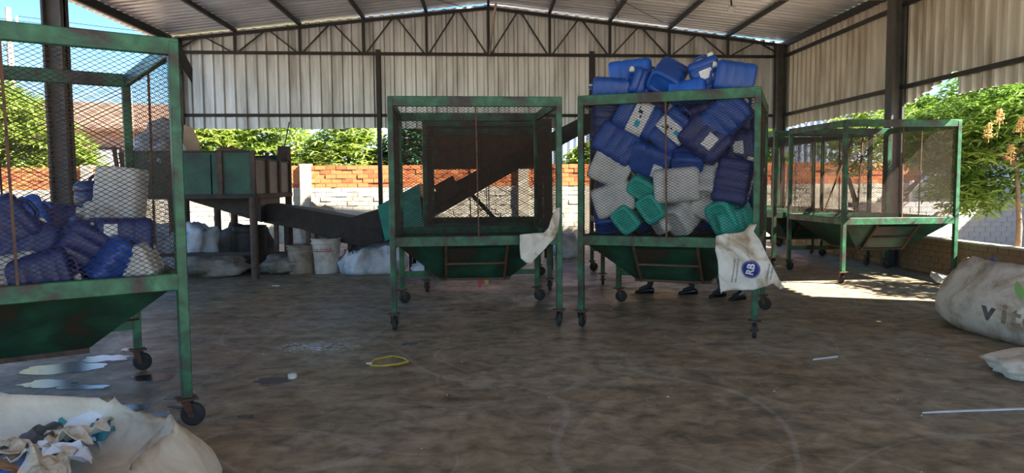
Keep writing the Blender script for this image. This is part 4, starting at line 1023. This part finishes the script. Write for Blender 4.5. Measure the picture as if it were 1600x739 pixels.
# ------------------------------------------------------------------ people behind the heaped cage
def person(name, lf, rf, shirt, label, face):
    """lf, rf: foot positions; face: heading angle"""
    lf = Vector((*lf, 0)); rf = Vector((*rf, 0)); hip = (lf+rf)/2; fd = Vector((math.cos(face), math.sin(face), 0)); sd = Vector((-fd.y, fd.x, 0))
    root = empty(name, hip)
    J = {}; ed = []
    def j(n, p, r_): J[n] = (Vector(p), r_)
    U = Vector((0, 0, 1))
    j('pelvis', U*.93, (.15, .11)); j('waist', U*1.08, (.135, .10)); j('chest', U*1.28+fd*.01, (.165, .115)); j('neckb', U*1.43, (.09, .08)); j('neck', U*1.50+fd*.015, (.052, .055)); j('head0', U*1.57+fd*.03, (.07, .085)); j('head1', U*1.65+fd*.03, (.075, .095)); j('head2', U*1.71+fd*.02, (.06, .075))
    ed += [('pelvis','waist'),('waist','chest'),('chest','neckb'),('neckb','neck'),('neck','head0'),('head0','head1'),('head1','head2')]
    for s, ft, n in ((1, lf, 'l'), (-1, rf, 'r')):
        f0 = ft - hip; h0 = U*.88 + sd*s*.09; an = f0 + U*.10 - fd*.03; kn = (h0+an)/2 + fd*.05; kn.z = .49
        j(n+'hip', h0, (.09, .09)); j(n+'knee', kn, (.062, .065)); j(n+'calf', (kn*.65+an*.35), (.058, .06)); j(n+'ank', an, (.045, .048)); j(n+'toe', f0+U*.045+fd*.13, (.035, .03))
        ed += [('pelvis', n+'hip'), (n+'hip', n+'knee'), (n+'knee', n+'calf'), (n+'calf', n+'ank'), (n+'ank', n+'toe')]
        sh = U*1.38+sd*s*.19; el = U*1.10+sd*s*.24-fd*.03; wr = U*.87+sd*s*.24+fd*.10
        j(n+'sh', sh, (.06, .06)); j(n+'el', el, (.043, .043)); j(n+'wr', wr, (.028, .03)); j(n+'palm', wr-U*.07+fd*.03, (.035, .018))
        ed += [('neckb', n+'sh'), (n+'sh', n+'el'), (n+'el', n+'wr'), (n+'wr', n+'palm')]
        for k in range(4):
            b_ = wr-U*.10+fd*(.06-.024*k); e1 = b_-U*(.035+.006*(k in (1, 2)))+fd*.006; e2 = e1-U*.03-sd*s*.012
            j(n+'f%d' % k, b_, (.009, .009)); j(n+'g%d' % k, e1, (.0085, .0085)); j(n+'h%d' % k, e2, (.007, .007)); ed += [(n+'palm', n+'f%d' % k), (n+'f%d' % k, n+'g%d' % k), (n+'g%d' % k, n+'h%d' % k)]
        t0 = wr-U*.05+fd*.055; t1 = t0-U*.04+fd*.02; j(n+'t0', t0, (.011, .011)); j(n+'t1', t1, (.008, .008)); ed += [(n+'palm', n+'t0'), (n+'t0', n+'t1')]
    keys = list(J); me = bpy.data.meshes.new('body'); me.from_pydata([J[k][0] for k in keys], [(keys.index(a), keys.index(b)) for a, b in ed], [])
    o = bpy.data.objects.new('body', me); COL.objects.link(o); o.modifiers.new('skin', 'SKIN')
    for i, k in enumerate(keys): me.skin_vertices[0].data[i].radius = J[k][1]
    me.skin_vertices[0].data[0].use_root = True
    sb = o.modifiers.new('sub', 'SUBSURF'); sb.levels = 2; sb.render_levels = 2
    dg = bpy.context.evaluated_depsgraph_get(); dg.update(); m2 = bpy.data.meshes.new_from_object(o.evaluated_get(dg))
    m2.materials.clear()
    for m in ('skin', 'trousers', shirt, 'hair'): m2.materials.append(M[m])
    for p in m2.polygons:
        c = p.center; side = abs(c.dot(sd)); ix = 0
        if c.z < .98 and side < .205: ix = 1
        elif c.z < 1.46 and not (side > .2 and c.z < 1.12): ix = 2
        elif c.z > 1.70 or (c.z > 1.58 and c.dot(fd) < .0): ix = 3
        p.material_index = ix
    m2.shade_smooth(); o.modifiers.clear(); o.data = m2; o.parent = root
    for ft in (lf, rf):
        f0 = ft-hip; mb = MB(); v = []; f = []; n = 14
        secs = [(-.09, .03, .075), (-.07, .038, .085), (-.02, .038, .10), (.05, .042, .075), (.12, .046, .055), (.165, .038, .045), (.185, .012, .03)]
        for t, wd, h_ in secs:
            for k in range(n):
                a = math.pi*2*k/n; v.append(f0 + fd*t + sd*(wd*math.cos(a)) + U*(max(0, h_*.5+h_*.5*math.sin(a)*1.0)))
        for i in range(len(secs)-1):
            for k in range(n): f.append((i*n+k, i*n+(k+1) % n, (i+1)*n+(k+1) % n, (i+1)*n+k))
        f.append(tuple(range(n))); f.append(tuple(range((len(secs)-1)*n, len(secs)*n))[::-1])
        mb.add(v, f).build('shoe', M['shoe'], root, True)
    hd = U*1.645+fd*.03
    for s in (-1, 1):
        MB().lathe([(0, -.011), (.008, -.008), (.011, 0), (.008, .008), (0, .011)], 10, hd+fd*.083+sd*s*.03+U*.0).build('eye', M['hair'], root, True)
        MB().tube([hd+sd*s*.07+U*.025, hd+sd*s*.085+U*.01-fd*.01, hd+sd*s*.07-U*.03], [.008, .016, .008], 8).build('ear', M['skin'], root, True)
    MB().tube([hd+fd*.085+U*.01, hd+fd*.108-U*.025, hd+fd*.085-U*.035], [.007, .014, .006], 8).build('nose', M['skin'], root, True)
    MB().tube([hd+fd*.078-U*.06+sd*.022, hd+fd*.086-U*.06, hd+fd*.078-U*.06-sd*.022], [.004, .006, .004], 6).build('mouth', M['terracotta'], root, True)
    return tag(root, label, 'person')
a = ground(1012, 458); b = ground(1080, 460); person('person', (b.x, b.y), (a.x, a.y), 'shirt_grey', 'person in dark trousers and black shoes striding left behind the heaped cage', math.pi*.98)
a = ground(1125, 464); b = ground(1156, 469); person('person', (b.x, b.y), (a.x, a.y), 'shirt_blue', 'person in dark trousers and black shoes right behind the hanging sack', math.pi*1.12)

# ------------------------------------------------------------------ trees, buildings, pole outside
def leaf_cloud(name, parent, centres, n, L, wd, m, seed, droop=.4, flat=False):
    q = random.Random(seed); mb = MB(); tot = sum(r_[3]**2 for r_ in centres)
    V = []; Fc = []
    for cx, cy, cz, rr in centres:
        for _ in range(int(n*rr*rr/tot)):
            u = q.uniform(-1, 1); a = q.uniform(0, 2*math.pi); rad = rr*(q.random()**.38); h = math.sqrt(1-u*u)
            p = Vector((cx+rad*h*math.cos(a), cy+rad*h*math.sin(a), cz+rad*u*.85))
            # a small whorl of leaves
            base = q.uniform(0, 6.28)
            for k in range(5):
                b_ = base + k*1.2566 + q.uniform(-.25, .25); el = q.uniform(-.2, .75) - droop
                d = Vector((math.cos(b_)*math.cos(el), math.sin(b_)*math.cos(el), math.sin(el))); l_ = L*q.uniform(.7, 1.2)
                s = d.cross(Vector((0, 0, 1))).normalized()*wd*q.uniform(.7, 1.1)
                m1 = p + d*l_*.5 + Vector((0, 0, .03*l_)); t_ = p + d*l_ - Vector((0, 0, l_*.18)); i = len(V)
                V += [p, m1+s, t_, m1-s]; Fc += [(i, i+1, i+2), (i, i+2, i+3)]
    mb.v = [tuple(x) for x in V]; mb.f = Fc
    return tag(mb.build(name, m, parent, fix=False), kind='stuff')
def tree(name, base, trunk_pts, centres, n, L, wd, m, label, seed, r0=.12, group=None, droop=.4):
    root = empty(name, base); tag(root, label, 'tree', group)
    for pts in trunk_pts: 
        k = len(pts); MB().tube(pts, [r0*(1-.65*i/max(1, k-1)) for i in range(k)], 8).build('trunk' if pts is trunk_pts[0] else 'branch', M['bark'], root, True)
    leaf_cloud('foliage', root, centres, n, L, wd, m, seed, droop); return root
mt = tree('mango_tree', (9.12, 12.2, -.03), [[(.0,0,0),(.03,0,.8),(.0,.05,1.6),(-.02,.2,2.4)], [(-.0,.08,1.9),(-.3,.6,2.3),(-.5,1.3,2.6)], [(0,.15,2.1),(.6,.2,2.6),(1.1,.3,3.0)], [(0,.12,2.1),(.1,-.5,2.5),(.2,-.9,2.9)]],
     [(0,.3,2.7,.85),(-.35,1.5,2.5,.85),(-.2,2.6,2.5,.8),(.9,.1,2.9,.9),(.2,-.7,2.75,.75),(.5,1.2,3.2,1.0),(1.3,1.6,2.6,.9),(-.3,.9,1.8,.6),(.5,-.1,2.0,.55),(.2,3.4,2.7,.9),(1.0,3.0,3.0,1.0),(.7,.6,1.6,.55),(-.1,1.6,1.5,.6),(-.5,.3,2.2,.5),(-.45,.8,1.5,.5),(-.05,.9,1.35,.45),(.2,-2.6,3.0,.7),(.4,-3.4,3.1,.6)], 2900, .24, .032, M['leaf'], 'mango tree with orange flower spikes behind the sill wall at right', 5, .06, droop=.35)
q = random.Random(8)
for px, py in ((1562, 182), (1596, 195), (1545, 203), (1580, 238)):
    c = at(px, py, 11.4) - Vector((9.12, 12.2, -.03)); mb = MB()
    for i in range(150):
        t = q.random(); rr = .12*(1-t*.7); a = q.uniform(0, 6.28)
        p = c + Vector((math.cos(a)*rr*q.random(), math.sin(a)*rr*q.random(), .24*t-.12)); s = q.uniform(.007, .014)
        mb.box(p, (s, s, s), Euler((a, t*3, a)).to_matrix())
    mb.tube([c-Vector((0, 0, .2)), c+Vector((0, 0, .12))], .007, 5); mb.build('flower_spike', M['flower'], mt, fix=False)
# slanting trunk behind the sunlit cages
tr2 = tree('shade_tree', (10.1, 17.9, -.03), [[(-.3,0,0),(-.1,0,.7),(.35,0,1.3),(.9,.1,1.8),(1.1,.2,2.4)], [(-.3,0,.0),(-.7,.2,.8),(-1.0,.4,2.0)]], [(-.9,.3,2.6,1.0),(.9,.2,2.9,1.0),(-.1,.2,3.2,1.1),(1.6,.3,2.4,.9)], 1500, .2, .03, M['leaf_light'], 'leafy tree with slanting trunk seen through the sunlit cages', 6, .11)
GT = 'trees beyond the boundary wall'
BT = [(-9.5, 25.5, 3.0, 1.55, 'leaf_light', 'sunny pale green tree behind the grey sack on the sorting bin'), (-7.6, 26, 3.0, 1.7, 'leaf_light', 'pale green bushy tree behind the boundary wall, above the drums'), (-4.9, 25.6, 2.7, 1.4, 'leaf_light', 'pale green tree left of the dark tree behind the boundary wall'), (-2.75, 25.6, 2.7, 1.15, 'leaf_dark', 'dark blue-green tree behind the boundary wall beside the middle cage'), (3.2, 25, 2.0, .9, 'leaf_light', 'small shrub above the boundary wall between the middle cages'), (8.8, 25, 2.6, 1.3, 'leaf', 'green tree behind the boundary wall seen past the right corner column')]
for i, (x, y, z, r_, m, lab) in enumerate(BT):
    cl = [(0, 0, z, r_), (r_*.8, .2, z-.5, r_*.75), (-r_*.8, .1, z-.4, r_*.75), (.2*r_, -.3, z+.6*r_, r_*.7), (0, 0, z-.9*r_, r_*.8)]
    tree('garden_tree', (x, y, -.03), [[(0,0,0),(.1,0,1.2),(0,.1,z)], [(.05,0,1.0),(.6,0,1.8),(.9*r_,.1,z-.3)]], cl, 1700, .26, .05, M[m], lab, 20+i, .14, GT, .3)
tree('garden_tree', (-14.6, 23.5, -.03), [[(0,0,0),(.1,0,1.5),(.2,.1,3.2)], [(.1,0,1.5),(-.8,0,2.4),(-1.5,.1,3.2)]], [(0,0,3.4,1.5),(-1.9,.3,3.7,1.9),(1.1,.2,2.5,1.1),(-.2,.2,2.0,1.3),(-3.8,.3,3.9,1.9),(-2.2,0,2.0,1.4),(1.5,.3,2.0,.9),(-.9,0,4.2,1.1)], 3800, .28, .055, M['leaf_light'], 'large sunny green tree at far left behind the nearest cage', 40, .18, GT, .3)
# houses
hs_ = empty('house', (-17.2, 33, 0)); tag(hs_, 'terracotta house with brown tiled roof at far left beyond the wall', 'house')
MB().box((0, 0, 2.1), (6.4, 5, 4.2)).build('house_wall', M['terracotta'], hs_)
for s in (-1, 1):
    MB().prism([(-3.6, s*2.9, 3.95), (3.8, s*2.9, 3.8), (3.6, 0, 5.05), (-3.4, 0, 5.3)], (0, 0, 1), .14).build('roof_slope', M['rooftile'], hs_)
for x in (-1.8, 1.6):
    f_ = MB().box((x, -2.52, 2.6), (1.1, .1, 1.2)).build('window', M['wood_post'], hs_); MB().box((x, -2.56, 2.6), (.95, .08, 1.05)).build('pane', M['glass'], f_)
wh = empty('warehouse', (6.5, 31, 0)); tag(wh, 'long pale blue corrugated warehouse far behind the boundary wall', 'warehouse')
for i in range(21):
    x0_ = -10.5+i*1.0; mb = MB(); pr = profile(1.0, 4, .05)
    v = [(x0_+s, -3-q_, 0) for s, q_ in pr] + [(x0_+s, -3-q_, 4.6) for s, q_ in pr]; n = len(pr)
    o = mb.add(v, [(k, k+1, k+1+n, k+n) for k in range(n-1)]).build('cladding_sheet', M['warehouse'], wh, fix=False); o.modifiers.new('t', 'SOLIDIFY').thickness = .01
MB().prism([(-10.8, -3.3, 4.55), (10.8, -3.3, 4.55), (10.8, 3, 5.6), (-10.8, 3, 5.6)], (0, 0, 1), .06).build('warehouse_roof', M['roof'], wh)
MB().box((-10.45, -3.15, 2.3), (.35, .25, 4.6)).build('corner_post', M['white_plaster'], wh)
wn = empty('neighbour_shed', (15.2, 14, 0)); tag(wn, 'pale corrugated neighbouring shed seen through the mango leaves', 'shed')
for i in range(20):
    y0_ = -8+i*1.0; pr = profile(1.0, 4, .05); n = len(pr)
    v = [(-q_, y0_+s, 0) for s, q_ in pr] + [(-q_, y0_+s, 4.4) for s, q_ in pr]
    o = MB().add(v, [(k, k+1, k+1+n, k+n) for k in range(n-1)]).build('cladding_sheet', M['warehouse'], wn, fix=False); o.modifiers.new('t', 'SOLIDIFY').thickness = .01
MB().prism([(-.3, -8.2, 4.4), (-.3, 12.2, 4.4), (4, 12.2, 5.2), (4, -8.2, 5.2)], (0, 0, 1), .06).build('shed_roof', M['roof'], wn)
# utility pole with crossarm, insulators and wires
pp = at(12, 12, 28); pole = empty('utility_pole', (pp.x, 28, 0)); tag(pole, 'concrete utility pole with wires in the top left corner', 'utility pole')
MB().tube([(0, 0, -.05), (0, 0, pp.z)], [.16, .10], 8).build('pole', M['concrete'], pole)
MB().bar((-1.2, 0, pp.z-.55), (.45, 0, pp.z-.65), .1, .12).build('crossarm', M['concrete'], pole)
MB().bar((-.05, 0, pp.z-1.6), (-.9, 0, pp.z-.65), .05, .05).build('arm_brace', M['concrete'], pole)
for x in (-.9, .3): MB().cyl((x, 0, pp.z-.55), (x, 0, pp.z-.3), .05, 8).build('insulator', M['concrete'], pole)
for dz, dx in ((-.3, .3), (-.32, -.9), (-.7, .3)):
    pts = [(dx + 30*t, 6*t, pp.z+dz - 1.2*math.sin(math.pi*t) + .8*t) for t in [i/10 for i in range(11)]]
    MB().tube(pts, .012, 4).build('wire', M['steel_dark'], pole)
